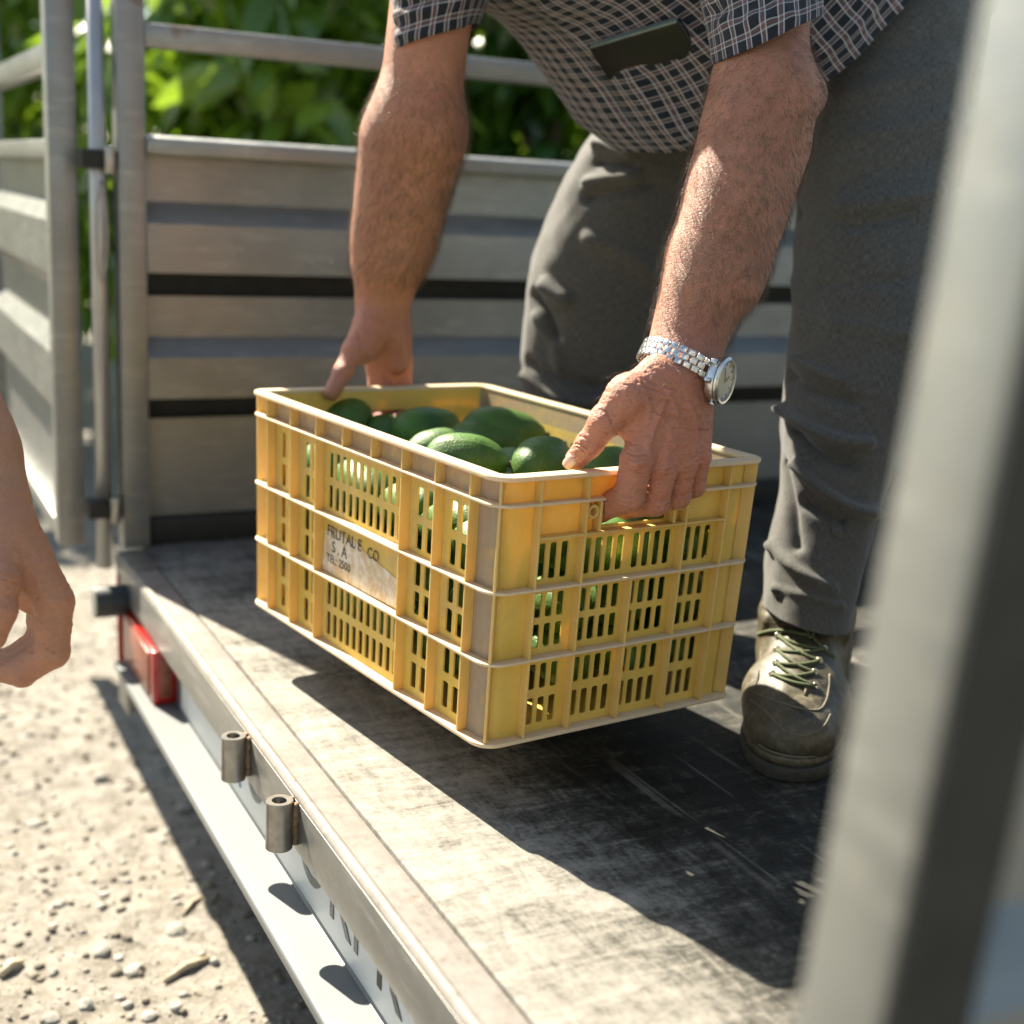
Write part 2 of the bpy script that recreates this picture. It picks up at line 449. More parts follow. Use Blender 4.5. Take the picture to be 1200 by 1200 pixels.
def build_ground():
    def axis(lo, hi, fine_lo, fine_hi, d):
        f = np.arange(fine_lo, fine_hi, d)
        a = fine_lo - np.geomspace(.03, fine_lo - lo, 30)[::-1]; b = fine_hi + np.geomspace(.03, hi - fine_hi, 30)
        return np.concatenate([a, f, b])
    xs = axis(-120, 120, -1.2, 1.2, .016); ys = axis(-120, 120, .7, 4.2, .016)
    X, Y = np.meshgrid(xs, ys); P = np.stack([X.ravel(), Y.ravel(), np.zeros(X.size)], 1)
    P[:, 2] = gh(P)
    i = np.arange(len(ys) - 1)[:, None] * len(xs) + np.arange(len(xs) - 1)[None]
    f = np.stack([i, i + 1, i + 1 + len(xs), i + len(xs)], -1).reshape(-1, 4)
    o = obj('ground', mesh_np('ground', P, f), M_ground); o['kind'] = 'structure'
    return o
build_ground()
def rock_mesh(name, seed, sub=1):
    bm = bmesh.new(); bmesh.ops.create_icosphere(bm, subdivisions=sub, radius=1)
    P = np.array([v.co[:] for v in bm.verts]); n = vnoise(P, 1.3, seed, 2) * .7 + .62
    st = np.random.default_rng(seed).uniform(.6, 1.25, 3)
    for v, k in zip(bm.verts, n): v.co = Vector((v.co.x * k * st[0], v.co.y * k * st[1], v.co.z * k * st[2] * .6))
    me = bpy.data.meshes.new(name); bm.to_mesh(me); bm.free(); return me
M_stone = simple('pale_limestone', (.36, .335, .295), .9, 0, .25, 40, .5, 160, .003)
M_stone2 = simple('brown_gravel', (.21, .18, .14), .95, 0, .35, 60, .5, 160, .003)
def build_stones():
    protos = [rock_mesh('stone', 20 + i, 2) for i in range(5)]
    base = []
    for i in range(6):
        me = rock_mesh('pebble_shape', 40 + i, 1)
        v = np.array([x.co[:] for x in me.vertices]); f = np.array([p.vertices[:] for p in me.polygons]); base.append((v, f)); bpy.data.meshes.remove(me)
    for nm, lab, mt, cnt, seed in (('gravel', 'pale gravel strewn over the dirt behind the trailer', M_stone, 9000, 3), ('dirt_clods', 'small brown dirt clods scattered between the pale gravel', M_stone2, 11000, 5)):
        r = np.random.default_rng(seed); VV = []; FF = []; off = 0; PX = []; CNT = []
        for k in range(cnt):
            x = r.uniform(-.95, .75); y = .95 + 3.3 * r.uniform() ** 1.3
            s = .0017 + .0075 * r.uniform() ** 5
            v, f = base[r.integers(6)]; a = r.uniform(0, 6.28); ca, sa = math.cos(a), math.sin(a)
            w = v * s; w = np.stack([w[:, 0] * ca - w[:, 1] * sa + x, w[:, 0] * sa + w[:, 1] * ca + y, w[:, 2] + s * .12], 1); PX.append((x, y, 0)); CNT.append(len(v))
            VV.append(w); FF.append(f + off); off += len(v)
        P = np.concatenate(VV)
        P[:, 2] += np.repeat(gh(np.array(PX)), CNT)
        o = obj(nm, mesh_np(nm, P, np.concatenate(FF)), mt); tag(o, lab, 'gravel' if nm == 'gravel' else 'dirt', kind='stuff')
    pos = [(35, 860), (120, 905), (195, 965), (40, 950), (120, 1105), (158, 1125), (70, 1050), (250, 1010), (205, 1080), (15, 1120), (60, 1180), (100, 1165), (175, 1175), (215, 940)]
    for i, (px, py) in enumerate(pos):
        r = ray(px, py); t = (GROUND + .012 - CAM_H) / r[2]; p = CAMP + r * t
        o = obj('stone', protos[i % 5], M_stone); s = random.uniform(.010, .018)
        p[2] = gh(np.array([p]))[0] + .001; o.location = V(p); o.scale = (s, s, s); o.rotation_euler = (random.uniform(-.2, .2), random.uniform(-.2, .2), random.uniform(0, 6))
        tag(o, 'pale rounded stone lying loose on the sunlit dirt', 'stone', 'pale stones on the dirt')
    M_stick = simple('dry_wood_splinter', (.50, .41, .29), .85, 0, .3, 80, .4, 200)
    for (a, b, w, lab) in (((192, 1136), (246, 1110), .007, 'pale flat wood splinter on the dirt beside the trailer shadow'), ((0, 1132), (26, 1116), .008, 'brown dry twig on the dirt at the left edge'), ((214, 1062), (236, 1040), .005, 'small brown twig on the dirt nearest the trailer shadow')):
        P = []
        for q in (a, b):
            r = ray(*q); t = (GROUND + .014 - CAM_H) / r[2]; P.append(CAMP + r * t); P[-1][2] = gh(np.array([P[-1]]))[0] + w * .35
        mb = MB(); m = (P[0] + P[1]) / 2 + np.array([0, .004, .004]); mb.tube([P[0], m, P[1]], [w * .55, w * .8, w * .5], 7)
        o = obj('twig', mb.mesh('twig', smooth=True), M_stick); tag(o, lab, 'twig')
build_stones()

# ------------------------------------------------------------------ trailer
trailer = empty('cattle_trailer', (.41, 1.2, GROUND), 'grey steel livestock trailer with a dusty dark deck and open rear gates', 'trailer')
YF, YN = 2.125, .36          # far and near side wall planes
def tbox(name, x0, x1, y0, y1, z0, z1, m=None, bevel=.003, parent=trailer):
    mb = MB(); mb.box(x0, x1, y0, y1, z0, z1); return part(name, mb, m or M_grey, parent, bevel)
tbox('deck', .431, 3.9, YN + .02, YF + .02, -.03, 0, M_deck, .001)
# worn rear sill: top plate with a small raised lip, and the vertical face
mb = MB(); mb.prism([(.385, -.058), (.385, -.003), (.388, .0015), (.393, .002), (.396, -.0005), (.4285, -.0015), (.4285, -.058)], 1, YN - .1, YF - .03)
sill = part('rear_sill', mb, M_sill, trailer, .0012)
tbox('sill_face', .3835, .3849, YN - .1, YF - .034, -.0575, -.0045, M_sill_face, .0004)
mb = MB(); mb.box(.3862, .4283, 1.985, YF - .031, -.0004, .0022); part('corner_plate', mb, M_sill_face, trailer, .001)
for nm, yy in (('hinge_sleeve', 1.332), ('hinge_sleeve', 1.164)):
    mb = MB(); n = 28; ro, ri, z0, z1 = .0135, .0072, -.052, -.001; cx = .3665
    ring = lambda r, z: [(cx + r * math.cos(2 * math.pi * k / n), yy + r * math.sin(2 * math.pi * k / n), z) for k in range(n)]
    P = ring(ro, z0) + ring(ro, z1) + ring(ri, z1) + ring(ri, z0); fs = []
    for j in range(4):
        for k in range(n):
            fs.append((j * n + k, j * n + (k + 1) % n, ((j + 1) % 4) * n + (k + 1) % n, ((j + 1) % 4) * n + k))
    mb.add(P, fs); hs = part(nm, mb, M_steel, trailer, .0006, 1)
    mb = MB(); mb.tube([(.3815, yy - .006 + random.uniform(-.001, .001), z0 + .004 + i * .004) for i in range(12)], [.0045 + random.uniform(-.0012, .001) for _ in range(12)], 7); part('weld_bead', mb, M_weld, hs, 0, smooth=True)
    mb = MB(); mb.tube([(.3815, yy + .007, z0 + .004 + i * .004) for i in range(12)], [.0042 + random.uniform(-.0012, .001) for _ in range(12)], 7); part('weld_bead', mb, M_weld, hs, 0, smooth=True)
# pale folded step / bumper with lettering
mb = MB(); zs = -.145
mb.prism([(.3595, zs - .012), (.3595, zs - .002), (.3615, zs), (.4085, zs), (.4105, zs + .003), (.4105, -.0595), (.4125, -.0595), (.4125, zs - .003), (.3625, zs - .004), (.3625, zs - .012)], 1, YN - .1, 1.99)
step = part('step_bumper', mb, M_step, trailer, .0008)
M_bounce = simple('white_bounce_light', (.66, .67, .66), .5, 0, .06, 12, .08, 200)
mb = MB(); mb.box(.4092, .4103, YN - .1, 1.76, -.1395, -.0597); bounce_facing = part('bounce_light_facing', mb, M_bounce, step, .0003)  # added white facing on the step plate, standing in for bounced light
def letter(ch, y, z0, hgt, m, parent):
    cu = bpy.data.curves.new('letter', 'FONT'); cu.body = ch; cu.size = hgt * 1.38; cu.extrude = .0004; cu.align_x = 'CENTER'
    o = bpy.data.objects.new('letter_tmp', cu); col.objects.link(o); bpy.context.view_layer.update()
    me = bpy.data.meshes.new_from_object(o.evaluated_get(bpy.context.evaluated_depsgraph_get())); bpy.data.objects.remove(o)
    me.transform(Matrix(((0, 0, -1, .4086), (-1, 0, 0, y), (0, 1, 0, z0), (0, 0, 0, 1)))); me.name = 'letter'
    return obj('letter', me, m, parent)
for ch, y, m in (('U', 1.392, M_letter), ('V', 1.283, M_letter), ('O', 1.187, M_letter), ('K', 1.102, M_letter), ('I', 1.055, M_letter), ('K', .973, M_letter_dark), ('I', .885, M_letter_dark)):
    letter(ch, y, -.116 if ch not in 'UO' else -.112, .075, m, step)
mb = MB(); mb.prism([(1.486, -.098), (1.472, -.098), (1.452, -.124), (1.458, -.124)], 0, .4078, .4090); part('blue_sticker', mb, M_blue, step)
# lamp, bumper stop, corner plate
mb = MB(); mb.box(.377, .412, 1.792, 2.005, -.144, -.064); lamp = part('tail_lamp', mb, M_red, trailer, .003)
mb = MB(); mb.box(.3745, .3768, 1.812, 1.99, -.137, -.071); part('reflector_face', mb, M_amber, lamp, .001)
mb = MB(); mb.box(.387, .404, 1.7895, 1.7918, -.135, -.075); part('reflector_face', mb, M_amber, lamp, .0008)
mb = MB(); mb.tube([(.405, 2.005, -.052), (.335, 2.005, -.052)], .024, 24); o = part('rubber_stop', mb, M_black, trailer, .002)
mb = MB(); mb.tube([(.3352, 2.005, -.052), (.3335, 2.005, -.052)], .0242, 24); part('pale_end_cap', mb, M_grey_clean, o, .0005)
tbox('corner_bracket', .389, .399, 2.045, 2.115, -.26, -.0605, M_grey_clean, .002)
tbox('reflector_strip', .381, .3885, 2.068, 2.074, -.2, -.03, M_redstrip, .001)
tbox('chassis_beam', .42, 3.8, 1.9, 1.98, -.2, -.035, M_dark, .004)
tbox('chassis_beam', .42, 3.8, .6, .68, -.2, -.035, M_dark, .004)
# far side wall: post, rails, corrugated sheet
tbox('corner_post', .399, .441, YF - .022, YF + .02, .002, 1.02, M_grey)
prof = [(.0, .046), (.0, .213), (-.034, .243), (-.034, .308), (.0, .338), (.0, .41), (-.034, .44), (-.034, .515), (.0, .548), (.0, .617)]
def sheet(pr, y0, sg, x0, x1):
    mb = MB(); pp = [(y0 + sg * y, z) for y, z in pr] + [(y0 + sg * (y + .0025), z) for y, z in reversed(pr)]
    mb.prism(pp, 0, x0, x1); return part('side_panel', mb, M_grey_clean, trailer, 0)
# three overlapping pressed sheets with an open step between them
sheet([(.0, .046), (.0, .206)], YF + .012, 1, .4412, 3.9)
sheet([(-.008, .2435), (-.034, .2435), (-.034, .308), (.0, .338), (.0, .402)], YF + .012, 1, .4412, 3.9)
side = sheet([(-.008, .4405), (-.034, .4405), (-.034, .515), (.0, .548), (.0, .617)], YF + .012, 1, .4412, 3.9)
tbox('gap_shade_sheet', .4412, 3.9, YF + .045, YF + .05, .05, .61, M_dark, .001)  # added dark sheet: blackens the gaps and keeps sun from shining through
mb = MB(); mb.prism([(YF - .028, .618), (YF + .022, .618), (YF + .022, .646), (YF - .014, .646), (YF - .028, .641)], 0, .4412, 3.9); part('rail', mb, M_grey, trailer, .002)
mb = MB(); mb.box(.4412, 3.9, YF - .018, YF + .02, .772, .806); part('rail', mb, M_grey, trailer, .003)
tbox('bottom_rail', .4412, 3.9, YF - .006, YF + .02, .001, .044, M_dark, .002)
tbox('wall_post', 2.2, 2.242, YF + .0215, YF + .05, .0, 1.0, M_grey)
for x in (.70, .735):
    mb = MB(); mb.tube([(x, YF - .0215, .452 + .012), (x, YF - .0265, .452 + .012)], [.0055, .0035], 12); part('rivet', mb, M_chrome, side, .0006)
# far hinge pole with brackets and a wire loop
mb = MB(); mb.tube([(.372, YF - .005, -.03), (.372, YF - .005, 1.02)], .0125, 20); pole = part('hinge_pole', mb, M_chrome, trailer, 0, smooth=True)
for z in (.055, .592):
    mb = MB(); mb.box(.345, .398, YF - .03, YF + .01, z, z + .028); part('hinge_bracket', mb, M_dark, pole, .003)
    mb = MB(); mb.tube([(.385, YF - .034, z - .006), (.385, YF - .034, z + .034)], .008, 12); part('hinge_pin', mb, M_steel, pole, .001)
loop = catmull([(.374, YF - .02, .575), (.366, YF - .024, .53), (.364, YF - .026, .47), (.372, YF - .026, .425), (.381, YF - .025, .47), (.381, YF - .023, .53), (.376, YF - .02, .573)], 6)
mb = MB(); mb.tube(loop, .0016, 6); part('wire_loop', mb, M_steel, pole, 0, smooth=True)
# a gate leaf: two stiles, rails, corrugated sheet (thing > gate > pieces)
def gate(x, y0, y1, lean=0.0, zb=.0):
    s = 1 if y1 > y0 else -1
    mb = MB(); mb.box(x - .02, x + .022, min(y0, y0 + s * .042), max(y0, y0 + s * .042), zb, 1.02); g = part('gate', mb, M_grey, trailer, .003)
    mb = MB(); mb.box(x - .02, x + .022, min(y1, y1 - s * .042), max(y1, y1 - s * .042), zb, 1.02); part('stile', mb, M_grey, g, .003)
    a, b = sorted((y0 + s * .0424, y1 - s * .0424))
    for z0, z1 in ((.735, .772), (.602, .632), (.98, 1.018), (zb + .002, zb + .03)):
        mb = MB(); mb.box(x - .016, x + .018, a, b, z0, z1); part('rail', mb, M_grey, g, .002)
    mb = MB(); pr = [(.0, zb + .031), (.0, .19), (-.026, .22), (-.026, .305), (.0, .333), (.0, .40), (-.026, .43), (-.026, .51), (.0, .54), (.0, .601)]
    pp = [(x + .008 + q, z) for q, z in pr] + [(x + .0105 + q, z) for q, z in reversed(pr)]
    mb.prism(pp, 1, a, b); part('gate_panel', mb, M_grey_clean, g, 0)
    return g
gate(.327, YF + .03, YF + 1.0)
g2 = gate(.342, .335, -.55)
mb = MB(); mb.box(.3225, .3638, .2895, .2925, .0, 1.0); part('shade_plate', mb, M_dark, g2, .001)  # added dark plate: shade on the stile's near face put into colour
for o in [g2] + [c for c in bpy.data.objects if c.parent == g2]:       # folded back along the side wall, hanging a little out of plumb
    if o.name.startswith('shade_plate') is False:
        for v in o.data.vertices: v.co.x, v.co.y = .343 - (v.co.y - .314), .314 + (v.co.x - .343)
    for v in o.data.vertices: v.co.x += .054 * (v.co.z - .50) - .0015; v.co.y -= .026 * (v.co.z - .50) - .001
tbox('corner_post', .42, .462, YN - .018, YN + .022, .002, 1.02, M_grey)
sheet(prof, YN - .01, -1, .4625, 3.9)
tbox('rail', .4625, 3.9, YN - .02, YN + .02, .618, .646); tbox('rail', .4625, 3.9, YN - .02, YN + .02, .772, .806)

# ------------------------------------------------------------------ trees beyond the trailer
def m_leaf(name, c1, c2):
    t = NT(name); oi = t.node('ShaderNodeNewGeometry')
    v = t.node('ShaderNodeAttribute'); v.attribute_name = 'tone'
    c = t.mix(v.outputs['Fac'], c1, c2)
    t.set(Base_Color=c, Roughness=.24, Specular_IOR_Level=.8)
    tr = t.node('ShaderNodeBsdfTranslucent'); t.link(t.mix(.55, c, (.34, .52, .03)), tr.inputs[0])
    mx = t.node('ShaderNodeMixShader'); mx.inputs[0].default_value = .46
    t.link(t.b.outputs[0], mx.inputs[1]); t.link(tr.outputs[0], mx.inputs[2]); t.link(mx.outputs[0], t.out.inputs[0]); return t.m
M_leaf = [m_leaf('broad_leaf_dark', (.022, .07, .018), (.08, .18, .035)), m_leaf('broad_leaf_fresh', (.04, .11, .016), (.24, .36, .045))]
M_bark = simple('grey_bark', (.16, .12, .085), .9, 0, .3, 30, .6, 60, .008)
def leaf_cloud(name, centres, radii, n, L, seed):
    r = np.random.default_rng(seed); k = len(centres)
    w = np.array([a * b * c for a, b, c in radii]); w = w / w.sum()
    which = r.choice(k, n, p=w); d = r.normal(size=(n, 3)); d /= np.linalg.norm(d, axis=1)[:, None]
    rad = r.uniform(.25, 1.04, n) ** .45
    P = np.asarray(centres)[which] + d * rad[:, None] * np.asarray(radii)[which]
    az = r.uniform(0, 2 * math.pi, n); droop = r.uniform(.15, 1.25, n)
    ax = np.stack([np.cos(az) * np.cos(droop), np.sin(az) * np.cos(droop), -np.sin(droop)], 1)
    side = np.cross(ax, r.normal(size=(n, 3)) * .5 + [0, 0, 1]); side /= np.linalg.norm(side, axis=1)[:, None]
    nr = np.cross(side, ax); Ls = L * r.uniform(.55, 1.2, n)[:, None]; W = Ls * .19
    v = np.stack([P, P + ax * Ls * .35 + side * W - nr * Ls * .03, P + ax * Ls * .36 + nr * Ls * .02, P + ax * Ls * .35 - side * W - nr * Ls * .03,
                  P + ax * Ls * .72 + side * W * .7 - nr * Ls * .09, P + ax * Ls * .72 - nr * Ls * .04, P + ax * Ls * .72 - side * W * .7 - nr * Ls * .09, P + ax * Ls - nr * Ls * .16], 1)
    q = np.array([[0, 2, 1, 1], [0, 3, 2, 2], [1, 2, 5, 4], [2, 3, 6, 5], [4, 5, 7, 7], [5, 6, 7, 7]])
    tri = np.array([[0, 2, 1], [0, 3, 2], [1, 2, 5], [1, 5, 4], [2, 3, 6], [2, 6, 5], [4, 5, 7], [5, 6, 7]])
    F = (np.arange(n)[:, None, None] * 8 + tri[None]).reshape(-1, 3)
    me = mesh_np(name, v.reshape(-1, 3), F)
    a = me.attributes.new('tone', 'FLOAT', 'POINT'); tone = np.clip(vnoise(P, 2.2, seed, 2) * 1.5 - .25 + r.uniform(-.2, .2, n), 0, 1)
    a.data.foreach_set('value', np.repeat(tone, 8).astype(np.float32)); return me
def tree(loc, h, spread, n, L, seed, mi, label, low=.15):
    x, y = loc; r = np.random.default_rng(seed)
    t = empty('broadleaf_tree', (x, y, GROUND), label, 'tree', 'leafy trees beyond the trailer')
    mb = MB(); top = np.array([x + r.uniform(-.15, .15), y + r.uniform(-.1, .1), GROUND + h * .72])
    base = np.array([x, y, GROUND - .05]); mid = (base + top) / 2 + r.uniform(-.08, .08, 3)
    mb.tube(catmull([base, mid, top], 5), list(np.linspace(.075, .02, 11)), 9); part('trunk', mb, M_bark, t, smooth=True)
    cs, rs = [], []
    mbl = MB()
    for i in range(11):
        a = r.uniform(0, 6.28); zz = GROUND + h * (low + (1 - low) * (i + .5) / 11 * .92); q = spread * r.uniform(.25, .75) * (1.15 - .6 * (i / 11))
        c = np.array([x + q * math.cos(a), y + q * math.sin(a) * .8, zz]); cs.append(c); s = spread * r.uniform(.34, .55); rs.append((s, s, s * .72))
        b = base + (top - base) * min(.95, (zz - GROUND) / (h * .72) * .75); mbl.tube([b, (b + c) / 2 + [0, 0, .05], c], [.022, .014, .006], 6)
    part('limbs', mbl, M_bark, t, smooth=True)
    o = obj('crown', leaf_cloud('crown', cs, rs, n, L, seed), M_leaf[mi], t)
    return t
TR = [((.25, 6.4), 2.6, .95, 3600, .22, 1, 1, 'fresh green leafy tree seen between the left gate and the post'),
      ((1.5, 4.7), 2.15, .85, 2600, .24, 2, 1, 'yellow green sunlit tree behind the far side wall, left of the bare arm'),
      ((2.6, 4.7), 2.15, .85, 3000, .25, 3, 0, 'dark green tree directly behind the far arm'),
      ((3.5, 4.6), 2.3, .9, 3000, .26, 4, 0, 'dark tree with long drooping leaves between the arm and the shirt'),
      ((4.4, 4.6), 2.3, .9, 4200, .19, 5, 0, 'dark tree behind the bent worker'),
      ((-1.0, 7.2), 2.9, 1.0, 3200, .22, 6, 1, 'pale green tree at the left edge beyond the open gate'),
      ((.9, 8.8), 4.2, 1.25, 5200, .2, 7, 0, 'tall dark tree in the second row on the left'),
      ((2.9, 7.2), 3.6, 1.3, 5200, .2, 8, 0, 'tall dark tree in the second row behind the far arm'),
      ((4.9, 7.3), 3.8, 1.4, 5200, .2, 9, 0, 'tall dark tree in the second row behind the worker'),
      ((-1.6, 9.8), 4.2, 1.3, 4200, .2, 10, 1, 'tall fresh green tree furthest to the left'),
      ((6.3, 5.6), 3.2, 1.2, 3600, .2, 11, 0, 'dark tree furthest to the right beyond the trailer')]
for a in TR: tree(*a)

# ------------------------------------------------------------------ crate
CA, CB, CH, CT = .345, .5274, .2647, .0061
def rotv(v):
    v = Vector(v); return Matrix.Rotation(v.length, 3, v.normalized())
CM3 = rotv((.0019, .0198, .1535)); CT0 = Vector((.655, 1.3208, .340))
CMAT = Matrix.Translation(CT0) @ CM3.to_4x4()
CMi = np.array(CM3.transposed()); CMn = np.array(CM3); CTn = np.array(CT0)
def K(x, y, z): return CMn @ np.array([x, y, z]) + CTn            # crate local -> world
def toK(P): return (np.asarray(P) - CTn) @ CMn                     # world -> crate local
def onK(px, py, axis, val):
    o = CMi @ (CAMP - CTn); d = CMi @ ray(px, py); t = (val - o[axis]) / d[axis]; return CAMP + ray(px, py) * t
LH = lambda px, py, off: onK(px, py, 1, -CB / 2 - off)
RH = lambda px, py, off: onK(px, py, 1, CB / 2 + off)

def m_crate(name, dirt, base=(.84, .585, .115), bleach=.0, band=0):
    t = NT(name); n1 = t.noise(16, 6, .65); n2 = t.noise(75, 6, .7); n3 = t.noise(330, 3)
    st = t.noise(1, 5, .6, vec=t.mapping((70, 70, 7)))
    c = t.mix(t.ramp(n1, [(.3, 0), (.72, 1)]), [x * .9 for x in base], (min(1, base[0] * 1.12), base[1] * 1.14, base[2] * 1.6))
    if bleach: c = t.mix(bleach, c, (.80, .68, .55))
    d = t.math('ADD', t.math('MULTIPLY', n1, .45), t.math('ADD', t.math('MULTIPLY', n2, .3), t.math('MULTIPLY', st, .28)))
    fac = t.ramp(d, [(.60 - dirt * .34, 0), (.78 - dirt * .32, min(1, .35 + dirt * .55))])
    c = t.mix(fac, c, t.mix(n2, (.27, .20, .155), (.46, .38, .32)))
    if band:      # handling dirt caked in the row of cells below the rim
        sz = t.node('ShaderNodeSeparateXYZ'); t.link(t.tc(), sz.inputs[0])
        b = t.math('MULTIPLY', t.math('GREATER_THAN', sz.outputs[2], -.027), t.ramp(n2, [(.25, .35), (.6, .95)])); c = t.mix(b, c, t.mix(n2, (.36, .25, .18), (.52, .40, .31)))
    sp = t.ramp(t.voro(240), [(0, 1), (.10, 0)]); c = t.mix(t.math('MULTIPLY', sp, t.ramp(n2, [(.5, 0), (.62, .7)])), c, (.16, .10, .06))
    t.set(Base_Color=c, Roughness=t.ramp(n2, [(.2, .42), (.8, .7)]), Normal=t.bump(n3, .18, .0004, t.bump(n2, .15, .001)))
    tr = t.node('ShaderNodeBsdfTranslucent'); t.link(t.mix(.75, c, (.95, .52, .05)), tr.inputs[0])
    mx = t.node('ShaderNodeMixShader'); mx.inputs[0].default_value = .16
    t.link(t.b.outputs[0], mx.inputs[1]); t.link(tr.outputs[0], mx.inputs[2]); t.link(mx.outputs[0], t.out.inputs[0]); return t.m
M_cr = m_crate('yellow_crate_plastic', .12); M_crd = m_crate('dusty_crate_plastic', .95); M_crm = m_crate('grimy_crate_plastic', .34, band=1)
M_rim = m_crate('bleached_rim_plastic', .10, (.80, .60, .22), .60)
M_rib = m_crate('scuffed_rib_plastic', .16, (.80, .53, .10), .14)
crate = empty('plastic_crate', label='yellow slotted plastic harvest crate full of avocados held by the bent worker', cat='crate', mat4=CMAT)
def tap(me):
    n = len(me.vertices); co = np.empty(n * 3, np.float32); me.vertices.foreach_get('co', co); co = co.reshape(-1, 3)
    k = np.clip(-co[:, 2] / CH, 0, 1.1); co[:, 0] *= 1 - CT * k / (CA / 2); co[:, 1] *= 1 - CT * k / (CB / 2)
    me.vertices.foreach_set('co', co.ravel()); me.update(); return me
def cpart(name, mb, mat, bevel=.0007, seg=1, parent=None):
    return obj(name, tap(mb.mesh(name, bevel, seg)), mat, parent or crate, False)
def slab(holes, u0, u1, z0, z1, plane, pos, th, sign):
    """wall with real openings. plane 'x' -> wall at x=pos (u is y); 'y' -> wall at y=pos (u is x)"""
    us = sorted({u0, u1, *[h[0] for h in holes], *[h[1] for h in holes]}); zs_ = sorted({z0, z1, *[h[2] for h in holes], *[h[3] for h in holes]})
    us = [u for u in us if u0 <= u <= u1]; nu, nz = len(us) - 1, len(zs_) - 1
    solid = [[not any(h[0] - 1e-9 <= us[i] and us[i + 1] <= h[1] + 1e-9 and h[2] - 1e-9 <= zs_[j] and zs_[j + 1] <= h[3] + 1e-9 for h in holes) for j in range(nz)] for i in range(nu)]
    bm = bmesh.new(); vc = {}
    def vt(i, j, k):
        if (i, j, k) not in vc:
            d = pos + (th / 2 if k else -th / 2)
            vc[(i, j, k)] = bm.verts.new((d, us[i], zs_[j]) if plane == 'x' else (us[i], d, zs_[j]))
        return vc[(i, j, k)]
    S = lambda i, j: 0 <= i < nu and 0 <= j < nz and solid[i][j]
    for i in range(nu):
        for j in range(nz):
            if not solid[i][j]: continue
            for k in (0, 1): bm.faces.new([vt(i, j, k), vt(i + 1, j, k), vt(i + 1, j + 1, k), vt(i, j + 1, k)])
            for (di, dj, a, b) in ((-1, 0, (i, j), (i, j + 1)), (1, 0, (i + 1, j), (i + 1, j + 1)), (0, -1, (i, j), (i + 1, j)), (0, 1, (i, j + 1), (i + 1, j + 1))):
                if not S(i + di, j + dj): bm.faces.new([vt(*a, 0), vt(*b, 0), vt(*b, 1), vt(*a, 1)])
    bmesh.ops.recalc_face_normals(bm, faces=bm.faces)
    # round the corners of the openings a little
    es = [e for e in bm.edges if len(e.link_faces) == 2 and e.calc_face_angle(0) > .5 and not e.is_convex and abs((e.verts[0].co - e.verts[1].co)[0 if plane == 'x' else 1]) > th * .9]
    bmesh.ops.bevel(bm, geom=es, offset=.0022, segments=2, profile=.5, affect='EDGES', clamp_overlap=True)
    me = bpy.data.meshes.new('wall'); bm.to_mesh(me); bm.free(); return tap(me)
INS, TH = .0125, .0020
xw, yw = CA / 2 - INS - TH / 2, CB / 2 - INS - TH / 2
def slots(c0, n, pitch, w, rows): return [(c0 + (i - (n - 1) / 2) * pitch - w / 2, c0 + (i - (n - 1) / 2) * pitch + w / 2, a, b) for i in range(n) for (a, b) in rows]
RA, RB_, RC = [(-.070, -.0405), (-.1045, -.0785)], [(-.143, -.1185), (-.1735, -.1495)], [(-.2165, -.1905), (-.2525, -.2255)]
rows_all = RA + RB_ + RC
Z1 = -CH + .002
long_holes = []
for s in (-1, 1):
    for c in (.187, .1245): long_holes += slots(s * c * .985, 2, .0185, .0112, rows_all)
long_holes += slots(0, 11, .0150, .0094, RA + RC)
short_holes = []
for s in (-1, 1):
    short_holes += slots(s * .0945, 3, .0138, .0086, [(-.1045, -.0685)] + RB_ + RC)
    short_holes += slots(s * .0315, 4, .0140, .0088, [(-.1045, -.0685)] + RB_ + RC)
HOLE = (-.0455, .0455, -.0565, -.0285)
RC_ = .016
for s in (-1, 1):
    o = obj('long_side', slab(long_holes, -.2128, .2128, Z1, -.001, 'x', s * xw, TH, s), M_crm, crate, False)
    if s < 0: longside = o
    o = obj('short_side', slab(short_holes + [HOLE], -.1185, .1185, Z1, -.001, 'y', s * yw, TH, s), M_cr, crate, False)
for sx in (-1, 1):
    for sy in (-1, 1):
        for k in range(2):
            mb = MB()
            if k == 0: pts = [(sx * xw, sy * .2128)] + [(sx * xw, sy * (yw - RC_))]
            else: pts = [(sx * .1185, sy * yw), (sx * (xw - RC_), sy * yw)]
            line = pts
            arc = [(sx * (xw - RC_ + RC_ * math.cos(a)), sy * (yw - RC_ + RC_ * math.sin(a))) for a in np.linspace(0, math.pi / 4, 5)]
            if k == 1: arc = [(sx * (xw - RC_ + RC_ * math.cos(a)), sy * (yw - RC_ + RC_ * math.sin(a))) for a in np.linspace(math.pi / 2, math.pi / 4, 5)]
            line = [pts[0]] + arc
            # thick strip
            L = [np.array(p) for p in line]; N = []
            for i in range(len(L)):
                d = L[min(i + 1, len(L) - 1)] - L[max(i - 1, 0)]; d /= np.linalg.norm(d); N.append(np.array([-d[1], d[0]]))
            out = [p + n_ * TH / 2 for p, n_ in zip(L, N)]; inn = [p - n_ * TH / 2 for p, n_ in zip(L, N)]
            mb.prism([tuple(p) for p in out + inn[::-1]], 2, Z1, -.001)
            cpart('corner_panel', mb, M_crd if k == 0 else M_cr, .0)
def rrect(hx, hy, r, n=7):
    P = []
    for (sx, sy, a0) in ((1, 1, 0), (-1, 1, 90), (-1, -1, 180), (1, -1, 270)):
        for i in range(n):
            a = math.radians(a0 + 90 * i / (n - 1)); P.append((sx * (hx - r) + r * math.cos(a), sy * (hy - r) + r * math.sin(a)))
    return P
